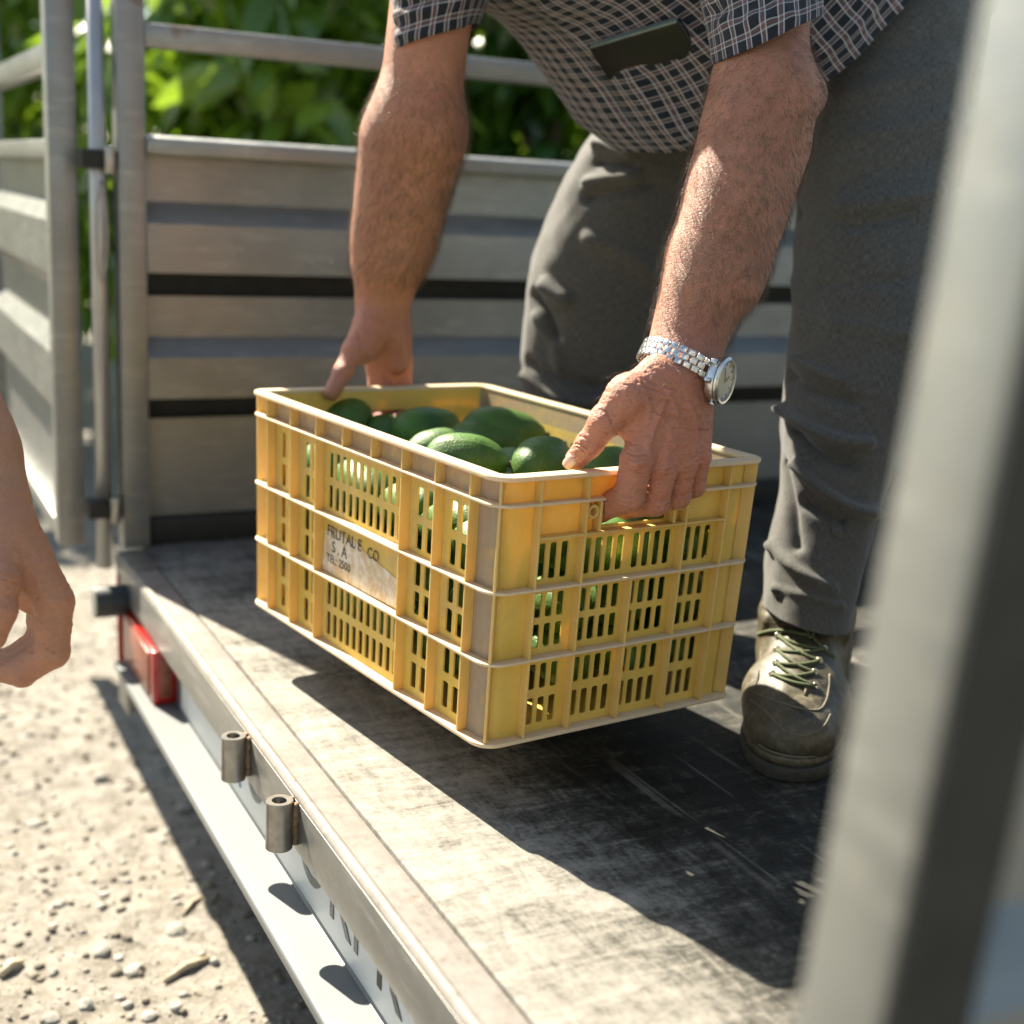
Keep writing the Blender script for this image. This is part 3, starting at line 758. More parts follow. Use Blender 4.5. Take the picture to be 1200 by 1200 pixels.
def ringpart(name, o_in, i_in, z0, z1, mat, ro=.022, bevel=.0008):
    A = rrect(CA / 2 - o_in, CB / 2 - o_in, ro); B = rrect(CA / 2 - i_in, CB / 2 - i_in, max(.004, ro - (i_in - o_in))); n = len(A); mb = MB()
    P = [(x, y, z0) for x, y in A] + [(x, y, z1) for x, y in A] + [(x, y, z1) for x, y in B] + [(x, y, z0) for x, y in B]
    fs = [(j * n + k, j * n + (k + 1) % n, ((j + 1) % 4) * n + (k + 1) % n, ((j + 1) % 4) * n + k) for j in range(4) for k in range(n)]
    mb.add(P, fs); return cpart(name, mb, mat, bevel, 2)
ringpart('rim', -.0008, INS + TH + .0008, -.0042, .0006, M_rim, .0235, .0012)
for z in (-.0275, -.1110, -.1815): ringpart('flange', .0003, INS, z - .0014, z + .0014, M_rim)
ringpart('bottom_flange', .0002, INS + .0045, -CH - .0005, -CH + .0035, M_rim)
mb = MB(); mb.box(-CA / 2 + INS + .003, CA / 2 - INS - .003, -CB / 2 + INS + .003, CB / 2 - INS - .003, -CH + .0005, -CH + .0035); cpart('base', mb, M_crm)
mb = MB(); mb.box(-.135, .135, -.215, .215, -CH - .0085, -CH - .0002); cpart('base_foot', mb, M_cr)
def vrib(side, s, u, z0, z1, th=.0027, d=None):
    mb = MB(); d = d or INS - .0012
    if side == 'x': a, b = s * (CA / 2 - INS - .0004), s * (CA / 2 - INS + d); mb.box(min(a, b), max(a, b), u - th / 2, u + th / 2, z0, z1)
    else: a, b = s * (CB / 2 - INS - .0004), s * (CB / 2 - INS + d); mb.box(u - th / 2, u + th / 2, min(a, b), max(a, b), z0, z1)
    return cpart('rib', mb, M_rib, .0006)
for s in (-1, 1):
    for u in (.2155, .155, .0925):
        for q in (-1, 1): vrib('x', s, q * u, -CH + .0036, -.0045)
    for u in (-.031, .031): vrib('x', s, u, -.026, -.0045)
    for u in (.1215, .0655):
        for q in (-1, 1): vrib('y', s, q * u, -CH + .0036, -.0045)
    vrib('y', s, 0, -CH + .0036, -.1126)
    for q in (-1, 1): vrib('y', s, q * .0485, -.0595, -.029, .003)
    # flange under the hand opening
    mb = MB(); a, b = s * (CB / 2 - INS - .0003), s * (CB / 2 - .0009); mb.box(-.120, .120, min(a, b), max(a, b), -.0625, -.0597); cpart('flange', mb, M_rib)
    for q in (-1, 1):   # round bosses beside the opening
        n = 16; cy0, cy1 = s * (CB / 2 - INS), s * (CB / 2 - .0025); mb = MB()
        rg = lambda r, y: [(q * .0572 + r * math.cos(2 * math.pi * k / n), y, -.0395 + r * math.sin(2 * math.pi * k / n)) for k in range(n)]
        P = rg(.0072, cy0) + rg(.0072, cy1) + rg(.0042, cy1) + rg(.0042, cy0)
        mb.add(P, [(j * n + k, j * n + (k + 1) % n, ((j + 1) % 4) * n + (k + 1) % n, ((j + 1) % 4) * n + k) for j in range(4) for k in range(n)]); cpart('boss', mb, M_rib, .0005)
for sx in (-1, 1):
    for sy in (-1, 1):
        q0 = np.array([sx * (xw - RC_ + (RC_ + .001) * .7071), sy * (yw - RC_ + (RC_ + .001) * .7071)]); q1 = np.array([sx * (CA / 2 - .022 * .2929 - .0012), sy * (CB / 2 - .022 * .2929 - .0012)])
        dd = (q1 - q0) / np.linalg.norm(q1 - q0); mb = MB(); mb.obox([*((q0 + q1) / 2), (-CH - .0009) / 2], [*dd, 0], [-dd[1], dd[0], 0], [0, 0, 1], np.linalg.norm(q1 - q0), .0030, CH - .0081); cpart('corner_rib', mb, M_rib, .0006)
# printed side panel with the worn paint and lettering
M_label = NT('worn_white_print')
lt = M_label; ln = lt.noise(60, 6, .7)
lt.set(Base_Color=lt.mix(lt.ramp(ln, [(.42, 0), (.6, 1)]), (.62, .46, .28), (.78, .70, .60)), Roughness=.7, Normal=lt.bump(lt.noise(160, 4), .4, .0008)); M_label = lt.m
M_ink = NT('faded_black_ink'); ik = M_ink
ik.set(Base_Color=ik.mix(ik.ramp(ik.noise(150, 5, .7), [(.5, 0), (.66, 1)]), (.05, .042, .035), (.42, .32, .2)), Roughness=.8); M_ink = ik.m
xl = -(CA / 2 - INS) - .0004
mb = MB(); poly = [(.0905, -.1705), (.084, -.133), (.070, -.126), (.052, -.127), (.03, -.1315), (.016, -.1265), (-.004, -.135), (-.05, -.142), (-.0905, -.150), (-.0905, -.178), (-.02, -.1795), (.05, -.1792), (.0905, -.1785)]
mb.prism(poly, 0, xl - .0004, xl + .0003); lab = cpart('worn_label', mb, M_label, 0)
def crate_text(txt, y, z, size):
    cu = bpy.data.curves.new('print', 'FONT'); cu.body = txt; cu.size = size; cu.extrude = .00015
    o = bpy.data.objects.new('tmp', cu); col.objects.link(o); bpy.context.view_layer.update()
    me = bpy.data.meshes.new_from_object(o.evaluated_get(bpy.context.evaluated_depsgraph_get())); bpy.data.objects.remove(o)
    me.transform(Matrix(((0, 0, -1, xl - .0008), (-1, 0, 0, y), (0, 1, 0, z), (0, 0, 0, 1)))); me.name = 'printed_text'
    return obj('printed_text', tap(me), M_ink, crate, False)
crate_text('FRUTAL E', .080, -.1365, .0185); crate_text('CO', -.012, -.1385, .0165); crate_text('S . A', .068, -.1530, .0185); crate_text('TEL: 2500', .080, -.1665, .0135)

# ------------------------------------------------------------------ avocados
def m_avo():
    t = NT('avocado_skin'); oi = t.node('ShaderNodeObjectInfo')
    n1 = t.noise(22, 5, .6); v = t.voro(330); n2 = t.noise(300, 4, .6)
    c = t.mix(t.ramp(n1, [(.3, 0), (.7, 1)]), (.022, .085, .014), (.085, .195, .030))
    c = t.mix(t.math('MULTIPLY', oi.outputs['Random'], .38), c, (.10, .17, .02))
    c = t.mix(t.ramp(v, [(.05, .8), (.24, 0)]), c, (.26, .38, .08))
    c = t.mix(t.ramp(t.noise(9, 3), [(.62, 0), (.75, .6)]), c, (.035, .025, .012))
    t.set(Base_Color=c, Roughness=.48, Normal=t.bump(n2, .55, .0012, t.bump(v, .25, .001))); return t.m
M_avo = m_avo(); M_stem = simple('avocado_stem', (.14, .09, .04), .8, 0, .3, 80, .3, 200)
def avo_mesh(name, L, W, neck, seed):
    n, m = 40, 30; ring = []
    for i in range(m + 1):
        t = math.pi * i / m; z = -math.cos(t) * L / 2; r = math.sin(t) ** .92 * W / 2 * (1 - neck * (.5 - .5 * math.cos(t)) ** 1.3)
        ring.append([(r * math.cos(2 * math.pi * k / n), r * math.sin(2 * math.pi * k / n), z) for k in range(n)])
    v, f, uv = loft(ring); nz = vnoise(v, 28, seed, 2) - .5; nz2 = vnoise(v, 260, seed + 3, 2) - .5
    rr = v / (np.linalg.norm(v, axis=1)[:, None] + 1e-9); v = v + rr * (nz * .006 + nz2 * .0009)[:, None]
    return mesh_np(name, v, f)
AV = [avo_mesh('avocado', .108, .070, .30, 1), avo_mesh('avocado', .118, .073, .36, 2), avo_mesh('avocado', .100, .072, .22, 3), avo_mesh('avocado', .112, .066, .32, 4)]
mbst = MB(); mbst.tube([(0, 0, 0), (0, .001, .006)], [.0045, .0038], 9); STEM = mbst.mesh('stem', .0006)
STEM.materials.append(M_stem)
def avocado(p, axis, k, label, group, roll=0, s=1.0):
    o = obj('avocado', AV[k], M_avo); q = Vector(axis).to_track_quat('Z', 'Y')
    o.matrix_world = Matrix.Translation(V(p)) @ q.to_matrix().to_4x4() @ Matrix.Rotation(roll, 4, 'Z') @ Matrix.Scale(s, 4)
    tag(o, label, 'avocado', group)
    st = obj('stem', STEM, M_stem, o, False); st.location = (0, 0, [.0535, .058, .0495, .0555][k]); return o
G = 'avocados in the yellow crate'
# (pixel of the centre, crate depth of the centre below the rim, axis in crate space, shape, label)
TOPS = [((408, 493), -.042, (.7, .65, .1), 2, 'dark green avocado lying in the back left corner, below the far thumb'),
        ((440, 520), -.112, (.9, -.2, .1), 0, 'avocado half hidden behind the far fingertips'),
        ((466, 516), -.062, (.6, -.6, -.1), 2, 'rounded avocado lying just in front of the far fingertips'),
        ((500, 503), -.040, (.95, .25, .05), 1, 'long dark avocado lying level at the far end of the crate'),
        ((525, 528), -.047, (.9, -.25, .1), 3, 'small part of a plain green avocado behind the speckled one'),
        ((546, 540), -.038, (.75, -.55, .0), 2, 'lighter speckled green avocado at the front of the pile against the long side'),
        ((572, 520), -.046, (.95, -.3, .05), 1, 'long glossy avocado in the middle of the pile'),
        ((590, 506), -.033, (.95, -.3, -.05), 1, 'large dark avocado at the back right of the pile'),
        ((637, 541), -.036, (.85, .5, .15), 0, 'large glossy avocado beside the thumb wearing no ring, near the front rim'),
        ((716, 552), -.046, (.9, .1, .05), 0, 'avocado showing between the near thumb and forefinger'),
        ((600, 556), -.066, (.2, .9, .1), 2, 'avocado sunk low between the two front ones')]
TOPS[8] = (TOPS[8][0], TOPS[8][1], TOPS[8][2], 0, 'large glossy avocado just left of the near thumb')
for (px, py), dz, ax, k, lab_ in TOPS:
    p = onK(px, py, 2, dz); avocado(p, CM3 @ Vector(ax), k, lab_, G, random.uniform(0, 6), .94)
ra = random.Random(3)
for x, lb in ((-.085, 'avocado against the near end, behind the leftmost slots of the short side'), (.02, 'avocado against the near end directly below the near hand'), (.108, 'avocado against the near end, behind the rightmost slots of the short side')):
    avocado(K(x, -.206, -.066 if abs(x) > .05 else -.094), CM3 @ Vector((1, ra.uniform(-.15, .15), .1)), 0 if x < 0 else 3, lb, G, ra.uniform(0, 6), 1.1)
for lay, z in ((0, -.090), (1, -.148), (2, -.206)):
    nx, ny = 4, 5
    for i in range(nx):
        for j in range(ny):
            pass
            x = -.115 + .230 * i / (nx - 1) + ra.uniform(-.004, .004); y = -.185 + .37 * j / (ny - 1) + ra.uniform(-.005, .005) + (0 if j in (0, ny - 1) else .045 * ((i + lay) % 2) - .02)
            zz = z + ra.uniform(-.008, .008)
            if i == 0: lb = 'avocado low in the crate, glimpsed through the slots of the long side'
            elif j == 0: lb = 'avocado low in the crate, glimpsed through the slots below the near hand'
            else: lb = 'avocado buried in the crate beneath the top layer'
            avocado(K(x, y, zz), CM3 @ Vector((ra.uniform(-.15, .15), 1, ra.uniform(-.3, .3))), ra.randrange(4), lb, G + (' seen through the long side' if i == 0 else ' seen under the hand' if j == 0 else ' below'), ra.uniform(0, 6), 1.0 if (i in (0, nx - 1) or j in (0, ny - 1)) else 1.16)

# ------------------------------------------------------------------ people
def m_skin(name, base, red, dark, spots=True):
    t = NT(name); n1 = t.noise(26, 6, .6); n2 = t.noise(110, 6, .65); n3 = t.noise(420, 3, .6)
    at = t.node('ShaderNodeAttribute'); at.attribute_name = 'hand'
    c = t.mix(t.ramp(n1, [(.3, 0), (.72, 1)]), base, [x * .80 for x in base])
    c = t.mix(t.ramp(n2, [(.42, 0), (.68, .8)]), c, red)
    c = t.mix(t.ramp(t.noise(13, 4, .6), [(.45, 0), (.7, .55)]), c, [x * .72 for x in red])
    c = t.mix(t.math('MULTIPLY', at.outputs['Fac'], t.ramp(n1, [(.25, .35), (.75, .85)])), c, red)
    if spots:
        sp = t.ramp(t.voro(85), [(0, 1), (.16, 0)]); c = t.mix(t.math('MULTIPLY', sp, t.ramp(t.noise(30, 2), [(.5, 0), (.62, .5)])), c, dark)
    wr = t.noise(1, 5, .7, vec=t.mapping((120, 120, 420)), dist=1.4); vo = t.voro(300, 'DISTANCE_TO_EDGE')
    nb = t.bump(t.ramp(vo, [(0, 0), (.12, 1)]), .4, .0009, t.bump(wr, .55, .0020, t.bump(n2, .35, .0020)))
    t.set(Base_Color=c, Roughness=t.ramp(n3, [(.3, .42), (.7, .6)]), Normal=nb, Subsurface_Weight=.12, Subsurface_Radius=(.9, .35, .2), Subsurface_Scale=.004)
    return t.m
M_skin = m_skin('tanned_skin', (.465, .222, .130), (.56, .215, .145), (.21, .085, .05))
M_skin2 = m_skin('tanned_skin_bystander', (.50, .255, .135), (.50, .215, .125), (.26, .12, .06), False)
M_nail = simple('finger_nail', (.55, .36, .29), .35, 0, .1, 60, .1, 300)
M_nail_dirty = simple('dark_finger_nail', (.06, .04, .035), .4, 0, .2, 60, .1, 300)
def m_plaid():
    t = NT('plaid_cotton'); m = t.node('ShaderNodeSeparateXYZ'); uv = t.node('ShaderNodeUVMap'); uv.uv_map = 'uv'
    wob = t.node('ShaderNodeMapping'); t.link(uv.outputs[0], wob.inputs[0]); t.link(wob.outputs[0], m.inputs[0])
    def stripes(x, per):
        f = t.math('FRACT', t.math('DIVIDE', x, per))
        w = t.ramp(f, [(.0, 0), (.57, 0), (.58, 1), (.655, 1), (.665, .16), (.87, .16), (.88, 1), (.955, 1), (.965, 0)])
        r = t.ramp(f, [(.0, 0), (.745, 0), (.75, 1), (.795, 1), (.80, 0)])
        return w, r
    wu, ru = stripes(m.outputs[0], .0185); wv, rv = stripes(m.outputs[1], .0185)
    navy = (.006, .009, .017)
    c = t.mix(t.math('MULTIPLY', wu, .58), navy, (.60, .585, .57)); c = t.mix(t.math('MULTIPLY', wv, .45), c, (.60, .585, .57))
    c = t.mix(t.math('MULTIPLY', ru, .6), c, (.30, .06, .05)); c = t.mix(t.math('MULTIPLY', rv, .55), c, (.30, .06, .05))
    weave = t.noise(900, 2)
    t.set(Base_Color=c, Roughness=.85, Normal=t.bump(weave, .25, .0006), Sheen_Weight=.15)
    tr = t.node('ShaderNodeBsdfTranslucent'); t.link(c, tr.inputs[0]); mx = t.node('ShaderNodeMixShader'); mx.inputs[0].default_value = .14
    t.link(t.b.outputs[0], mx.inputs[1]); t.link(tr.outputs[0], mx.inputs[2]); t.link(mx.outputs[0], t.out.inputs[0]); return t.m
M_plaid = m_plaid()
def m_trouser():
    t = NT('heather_grey_trousers'); uv = t.node('ShaderNodeUVMap'); uv.uv_map = 'uv'
    mp = t.node('ShaderNodeMapping'); mp.inputs['Scale'].default_value = (1500, 130, 1); t.link(uv.outputs[0], mp.inputs[0])
    mp2 = t.node('ShaderNodeMapping'); mp2.inputs['Scale'].default_value = (140, 1600, 1); t.link(uv.outputs[0], mp2.inputs[0])
    a = t.noise(1, 3, .6, vec=mp.outputs[0]); b = t.noise(1, 3, .6, vec=mp2.outputs[0]); w = t.math('MULTIPLY', t.math('ADD', a, b), .5)
    c = t.mix(t.ramp(w, [(.40, 0), (.60, 1)]), (.028, .0275, .025), (.130, .124, .110))
    c = t.mix(t.ramp(t.noise(14, 5), [(.45, 0), (.8, .35)]), c, (.10, .094, .082))
    t.set(Base_Color=c, Roughness=.9, Normal=t.bump(w, .35, .0008), Sheen_Weight=.2); return t.m
M_trouser = m_trouser()
M_stitch = simple('dark_seam_thread', (.03, .03, .028), .9, 0, .1, 60, 0)
M_hair_arm = NT('arm_hair'); M_hair_arm.set(Base_Color=(.10, .06, .033), Roughness=.35); M_hair_arm = M_hair_arm.m
M_hair = simple('grey_hair', (.22, .20, .18), .6, 0, .3, 300, .5, 500)
def arm_sets(W, E, S, rw, rm, re, ru, side):
    """forearm and upper arm as blended tapered capsules. side: unit vector across the forearm"""
    W, E, S, side = (np.asarray(x, float) for x in (W, E, S, side))
    ax = E - W; L = np.linalg.norm(ax); ax /= L; M = W + ax * L * .62
    P = [(W, W + ax * L * .3, rw, (rw + rm) / 2, .02), (W + ax * L * .3, M, (rw + rm) / 2, rm, .02), (M, E, rm, re, .02),
         (W + ax * .02 + side * rw * .45, W + ax * L * .4 + side * rm * .35, rw * .7, rm * .75, .02), (W + ax * .02 - side * rw * .45, W + ax * L * .4 - side * rm * .3, rw * .7, rm * .75, .02),
         (W + ax * L * .35 + side * rm * .3, E + side * re * .25, rm * .74, re * .8, .02), (W + ax * L * .4 - side * rm * .32, E - side * re * .25, rm * .72, re * .76, .02),
         (E, S, re, ru, .03)]
    return P
def hand_attr(me, P0, axis, length):
    n = len(me.vertices); co = np.empty(n * 3, np.float32); me.vertices.foreach_get('co', co); co = co.reshape(-1, 3)
    d = np.full(n, 0.0)
    for p, a in zip(P0, axis):
        d = np.maximum(d, np.clip(1 - (np.linalg.norm(co - p, axis=1) - .05) / .08, 0, 1) if a is None else np.clip(((co - p) @ a) / length + .4, 0, 1))
    at = me.attributes.new('hand', 'FLOAT', 'POINT'); at.data.foreach_set('value', d.astype(np.float32))
unit = lambda v: np.asarray(v, float) / np.linalg.norm(v)

worker = empty('person', (1.1, 1.42, 0), 'bent worker in a plaid short sleeved shirt and grey trousers gripping the yellow crate', 'person')
# ---- near (left) arm and hand
LW, LE, LS = U(797, 428, 1.285), U(895, 112, 1.315), U(893, -185, 1.42)
lax = unit(LE - LW); lside = unit(np.cross(lax, CZ))
L_arm = arm_sets(LW, LE, LS, .0290, .0395, .0445, .050, lside)
L_arm += [(U(925, 118, 1.33), U(945, 112, 1.335), .026, .020, .02), (U(868, 150, 1.30), U(850, 250, 1.29), .034, .030, .02), (U(905, 180, 1.32), U(862, 330, 1.30), .032, .022, .03)]
ip, mp_, rp, pp_ = LH(746, 540, .0235), LH(776, 548, .0260), LH(800, 546, .0250), LH(819, 535, .0220)
iP, mP, rP, pP = LH(737, 581, .0150), LH(768, 588, .0155), LH(794, 581, .0145), LH(814, 569, .0120)
def inside(P, z, dy):
    q = toK(P); return K(q[0], -CB / 2 + dy, z)
fing = []
for a, b, r0, r1 in ((ip, iP, .0160, .0148), (mp_, mP, .0148, .0136), (rp, rP, .0136, .0124), (pp_, pP, .0118, .0108)):
    d1, d2 = inside(b, -.0440, .026), inside(b, -.022, .036)
    fing.append([(a, (a + b) / 2, r0, r1 * .97, .004), ((a + b) / 2, b, r1 * .97, r1, .004), (b, d1, r1 * .98, r1 * .88, .005), (d1, d2, r1 * .86, r1 * .74, .004)])
palm = [(LH(772, 438, .014), ip, .0175, .0130, .012), (LH(786, 442, .017), mp_, .0190, .0135, .012), (LH(800, 444, .018), rp, .0185, .0128, .012), (LH(814, 446, .015), pp_, .0165, .0112, .012),
        (LW, LH(795, 470, .016), .027, .020, .02), (LH(790, 450, .012), LH(786, 522, .018), .0235, .0185, .014), (LH(778, 455, .012), LH(762, 520, .017), .021, .017, .014), (LH(803, 455, .012), LH(806, 520, .016), .020, .016, .014), (LH(765, 470, .006), LH(770, 515, .010), .017, .015, .012), (LH(812, 470, .006), LH(812, 520, .010), .016, .013, .012)]
tendon = [(LH(783, 455, .0335), LH(756, 532, .0365), .0022, .0026, .004), (LH(793, 460, .0350), LH(779, 538, .0385), .0024, .0028, .004), (LH(804, 460, .0335), LH(801, 538, .0365), .0022, .0026, .004),
          (LH(745, 543, .0345), LH(749, 540, .0350), .0066, .0062, .006), (LH(776, 549, .0362), LH(778, 547, .0362), .0062, .0062, .006), (LH(800, 547, .0342), LH(802, 545, .0342), .0056, .0056, .006), (LH(819, 536, .0292), LH(820, 534, .0292), .0048, .0048, .006)]
thumb = [(LH(770, 445, .012), LH(735, 464, .012), .0185, .0190, .012), (LH(735, 464, .012), LH(710, 493, .002), .0188, .0150, .008), (LH(710, 493, .002), LH(691, 520, -.014), .0144, .0124, .006), (LH(691, 520, -.014), LH(676, 537, -.024), .0130, .0108, .005)]
web = [(LH(745, 468, .010), LH(736, 500, .008), .0130, .0095, .01)]
Lg = [(.02, L_arm), (.014, palm), (.012, thumb), (.010, web)] + [(.0035 if i else .006, f) for i, f in enumerate(fing)] + [(.004, tendon)]
lv, lf = sdf_grid(Lg, .0017)
z3 = lambda *L: [(640 + x / 4.285, 350 + y / 4.285) for x, y in L]
CR = [z3((140, 705), (170, 690), (200, 700)), z3((145, 728), (180, 735), (205, 752)), z3((150, 745), (185, 760), (200, 778)), z3((300, 560), (330, 620), (355, 680)),
      z3((470, 395), (560, 430), (650, 455)), z3((455, 420), (560, 465), (700, 505)), z3((520, 500), (640, 520), (760, 560)), z3((600, 545), (700, 560), (815, 590)), z3((560, 580), (700, 610), (820, 625)), z3((640, 650), (740, 660), (820, 660)), z3((430, 520), (520, 560), (600, 575)),
      z3((410, 770), (450, 785), (500, 780)), z3((405, 800), (455, 815), (520, 805)), z3((400, 830), (450, 850), (520, 845)), z3((560, 850), (600, 865), (640, 850)), z3((560, 880), (600, 895), (640, 880)), z3((650, 840), (700, 855), (740, 840)), z3((655, 870), (700, 885), (740, 870)), z3((750, 820), (790, 815)), z3((750, 845), (795, 840)),
      z3((380, 990), (430, 1000), (500, 985)), z3((370, 1020), (430, 1035), (500, 1015)), z3((540, 1010), (580, 1020), (620, 1005)), z3((535, 1040), (575, 1050), (615, 1030)), z3((645, 990), (690, 990), (730, 970))]
VE = [z3((470, 430), (520, 560), (500, 700), (520, 800)), z3((620, 470), (660, 600), (640, 740)), z3((730, 540), (760, 650), (745, 780)), z3((520, 560), (600, 620), (640, 740))]
lv, lf = creases(lv, lf, bvh_np(lv, lf), [(c, -.0011, .0011) for c in CR] + [(c, .0013, .0030) for c in VE], LH(765, 510, .015), .10, 2)
# ---- far (right) arm and hand
RW, RE, RS = U(447, 358, 1.705), U(489, 142, 1.585), U(520, -105, 1.52)
rax = unit(RE - RW); rside = unit(np.cross(rax, CZ))
R_arm = arm_sets(RW, RE, RS, .0300, .0425, .0475, .050, rside)
R_arm += [(U(458, 165, 1.60), U(438, 310, 1.67), .034, .020, .03), (U(505, 165, 1.60), U(470, 300, 1.66), .036, .022, .03)]
rm = [RH(441, 432, .026), RH(453, 436, .031), RH(464, 434, .033), RH(473, 428, .031)]
rfing = []
for i, a in enumerate(rm):
    q = toK(a); x = q[0]; r0 = (.0125, .0128, .0120, .0104)[i]
    b = K(x, CB / 2 + .017, -.043); c = K(x - .004, CB / 2 - .026, -.0435); d = K(x - .006, CB / 2 - .056, -.033 - .003 * i)
    rfing.append([(a, b, r0, r0 * .93, .004), (b, c, r0 * .93, r0 * .88, .004), (c, d, r0 * .88, r0 * .78, .004)])
rpalm = [(RH(436, 378, .018), rm[0], .019, .0135, .012), (RH(446, 380, .022), rm[1], .0205, .014, .012), (RH(457, 380, .022), rm[2], .0195, .0135, .012), (RH(466, 380, .018), rm[3], .0175, .012, .012),
         (RW, RH(450, 385, .016), .026, .019, .02), (RH(436, 386, .010), RH(425, 412, .000), .0215, .0165, .012), (RH(466, 392, .006), RH(468, 425, .012), .015, .014, .012)]
rthumb = [(RH(430, 384, .010), RH(414, 410, -.004), .0175, .0138, .010), (RH(414, 410, -.004), RH(402, 436, -.014), .0136, .0118, .006), (RH(402, 436, -.014), RH(388, 461, -.026), .0122, .0098, .005)]
Rg = [(.02, R_arm), (.014, rpalm), (.012, rthumb)] + [(.003, f) for f in rfing]
rv, rf = sdf_grid(Rg, .0020)
z7 = lambda *L: [(360 + x / 7.06, 330 + y / 7.06) for x, y in L]
rv, rf = creases(rv, rf, bvh_np(rv, rf), [(c, -.0012, .0013) for c in (z7((480, 270), (600, 282), (780, 270)), z7((500, 300), (640, 322), (800, 310)), z7((670, 430), (640, 540), (560, 640)), z7((260, 760), (310, 740), (350, 770)), z7((240, 790), (290, 775), (335, 800)), z7((420, 420), (450, 520), (430, 600)))], RH(440, 420, 0), .09, 1)
# ---- head, neck and trunk (mostly above the picture)
PEL = np.array([1.22, 1.48, .90]); CHE = np.array([.86, 1.385, .975]); NEC = np.array([.66, 1.33, 1.03]); HED = np.array([.53, 1.30, 1.03])
hf = unit([-.75, -.1, -.65])                     # where the face points
hu = unit(np.cross(np.cross(hf, unit(HED - NEC)), hf)); hs = np.cross(hf, hu)
hd = HED + hf * .02
trunk = [(PEL, CHE, .10, .10, .05), (CHE, NEC, .085, .058, .05), (CHE, LS, .06, .05, .05), (CHE, RS, .06, .05, .05), (NEC, HED, .058, .055, .03)]
head = [(hd - hf * .02 + hu * .02, hd - hf * .02 + hu * .045, .088, .082, .03), (hd + hf * .02 - hu * .05, hd + hf * .035 - hu * .075, .058, .042, .03), (hd + hf * .075 + hu * .005, hd + hf * .098 - hu * .025, .010, .016, .012),
        (hd + hf * .072 + hu * .022 + hs * .03, hd + hf * .072 + hu * .022 - hs * .03, .016, .016, .012), (hd + hf * .072 - hu * .058 + hs * .018, hd + hf * .072 - hu * .058 - hs * .018, .011, .011, .008),
        (hd + hs * .084 + hu * .012, hd + hs * .088 - hu * .022, .016, .012, .008), (hd - hs * .084 + hu * .012, hd - hs * .088 - hu * .022, .016, .012, .008)]
tv, tf = sdf_grid([(.03, trunk), (.03, head)], .006)
bv = np.concatenate([lv, rv, tv]); bf = np.concatenate([lf, rf + len(lv), tf + len(lv) + len(rv)])
me = mesh_np('body', bv, bf); hand_attr(me, [LH(785, 500, .02), RH(440, 425, .0)], [None, None], 1)
body = obj('body', me, M_skin, worker)
mb = MB(); n_ = unit(np.cross(LH(688, 521, 0) - LH(673, 538, 0), CY))
tip = LH(673, 538, -.024); td = unit(tip - LH(688, 521, -.014)); tn = unit(CZ - td * (CZ @ td) - CX * .35); ts = np.cross(td, tn)
rows = []
for i in range(7):
    u = i / 6 * 2 - 1; rows.append([tip + td * (.001 + u * .0065) + ts * (w * .0058 * math.sqrt(max(0, 1 - (abs(u) * .8) ** 4))) + tn * (.0098 - (w * w) * .0026 - (.0012 if i == 0 else 0)) for w in np.linspace(-1, 1, 7)])
g = [p for r_ in rows for p in r_]; fs = [(i * 7 + j, i * 7 + j + 1, i * 7 + j + 8, i * 7 + j + 7) for i in range(6) for j in range(6)]
mb.add(g, fs); part('nail', mb, M_nail, body, smooth=True)
for s_ in (-1, 1):
    bm_ = bmesh.new(); bmesh.ops.create_uvsphere(bm_, u_segments=12, v_segments=8, radius=.012); bmesh.ops.translate(bm_, verts=bm_.verts, vec=V(hd + hf * .068 + hu * .003 + hs * s_ * .031)); me_ = bpy.data.meshes.new('eye'); bm_.to_mesh(me_); bm_.free()
    bm_ = bmesh.new(); bmesh.ops.create_uvsphere(bm_, u_segments=10, v_segments=8, radius=.0058); bmesh.ops.translate(bm_, verts=bm_.verts, vec=V(hd + hf * .0755 + hu * .001 + hs * s_ * .031)); mi_ = bpy.data.meshes.new('iris'); bm_.to_mesh(mi_); bm_.free(); obj('iris', mi_, M_nail_dirty, body, smooth=True)
    obj('eye', me_, simple('eye_white', (.7, .68, .64), .2, 0, .05, 50, 0), body, smooth=True)
hv, hfq = sdf_grid([(.02, [(hd - hf * .04 + hu * .03, hd - hf * .02 + hu * .06, .086, .078, .02), (hd - hf * .06 - hu * .03, hd - hf * .05, .062, .07, .02)])], .006)
hv = hv + vnormals(hv, hfq) * ((vnoise(hv, 90, 4, 2) - .5) * .014)[:, None]
obj('hair', mesh_np('hair', hv, hfq), M_hair, worker)

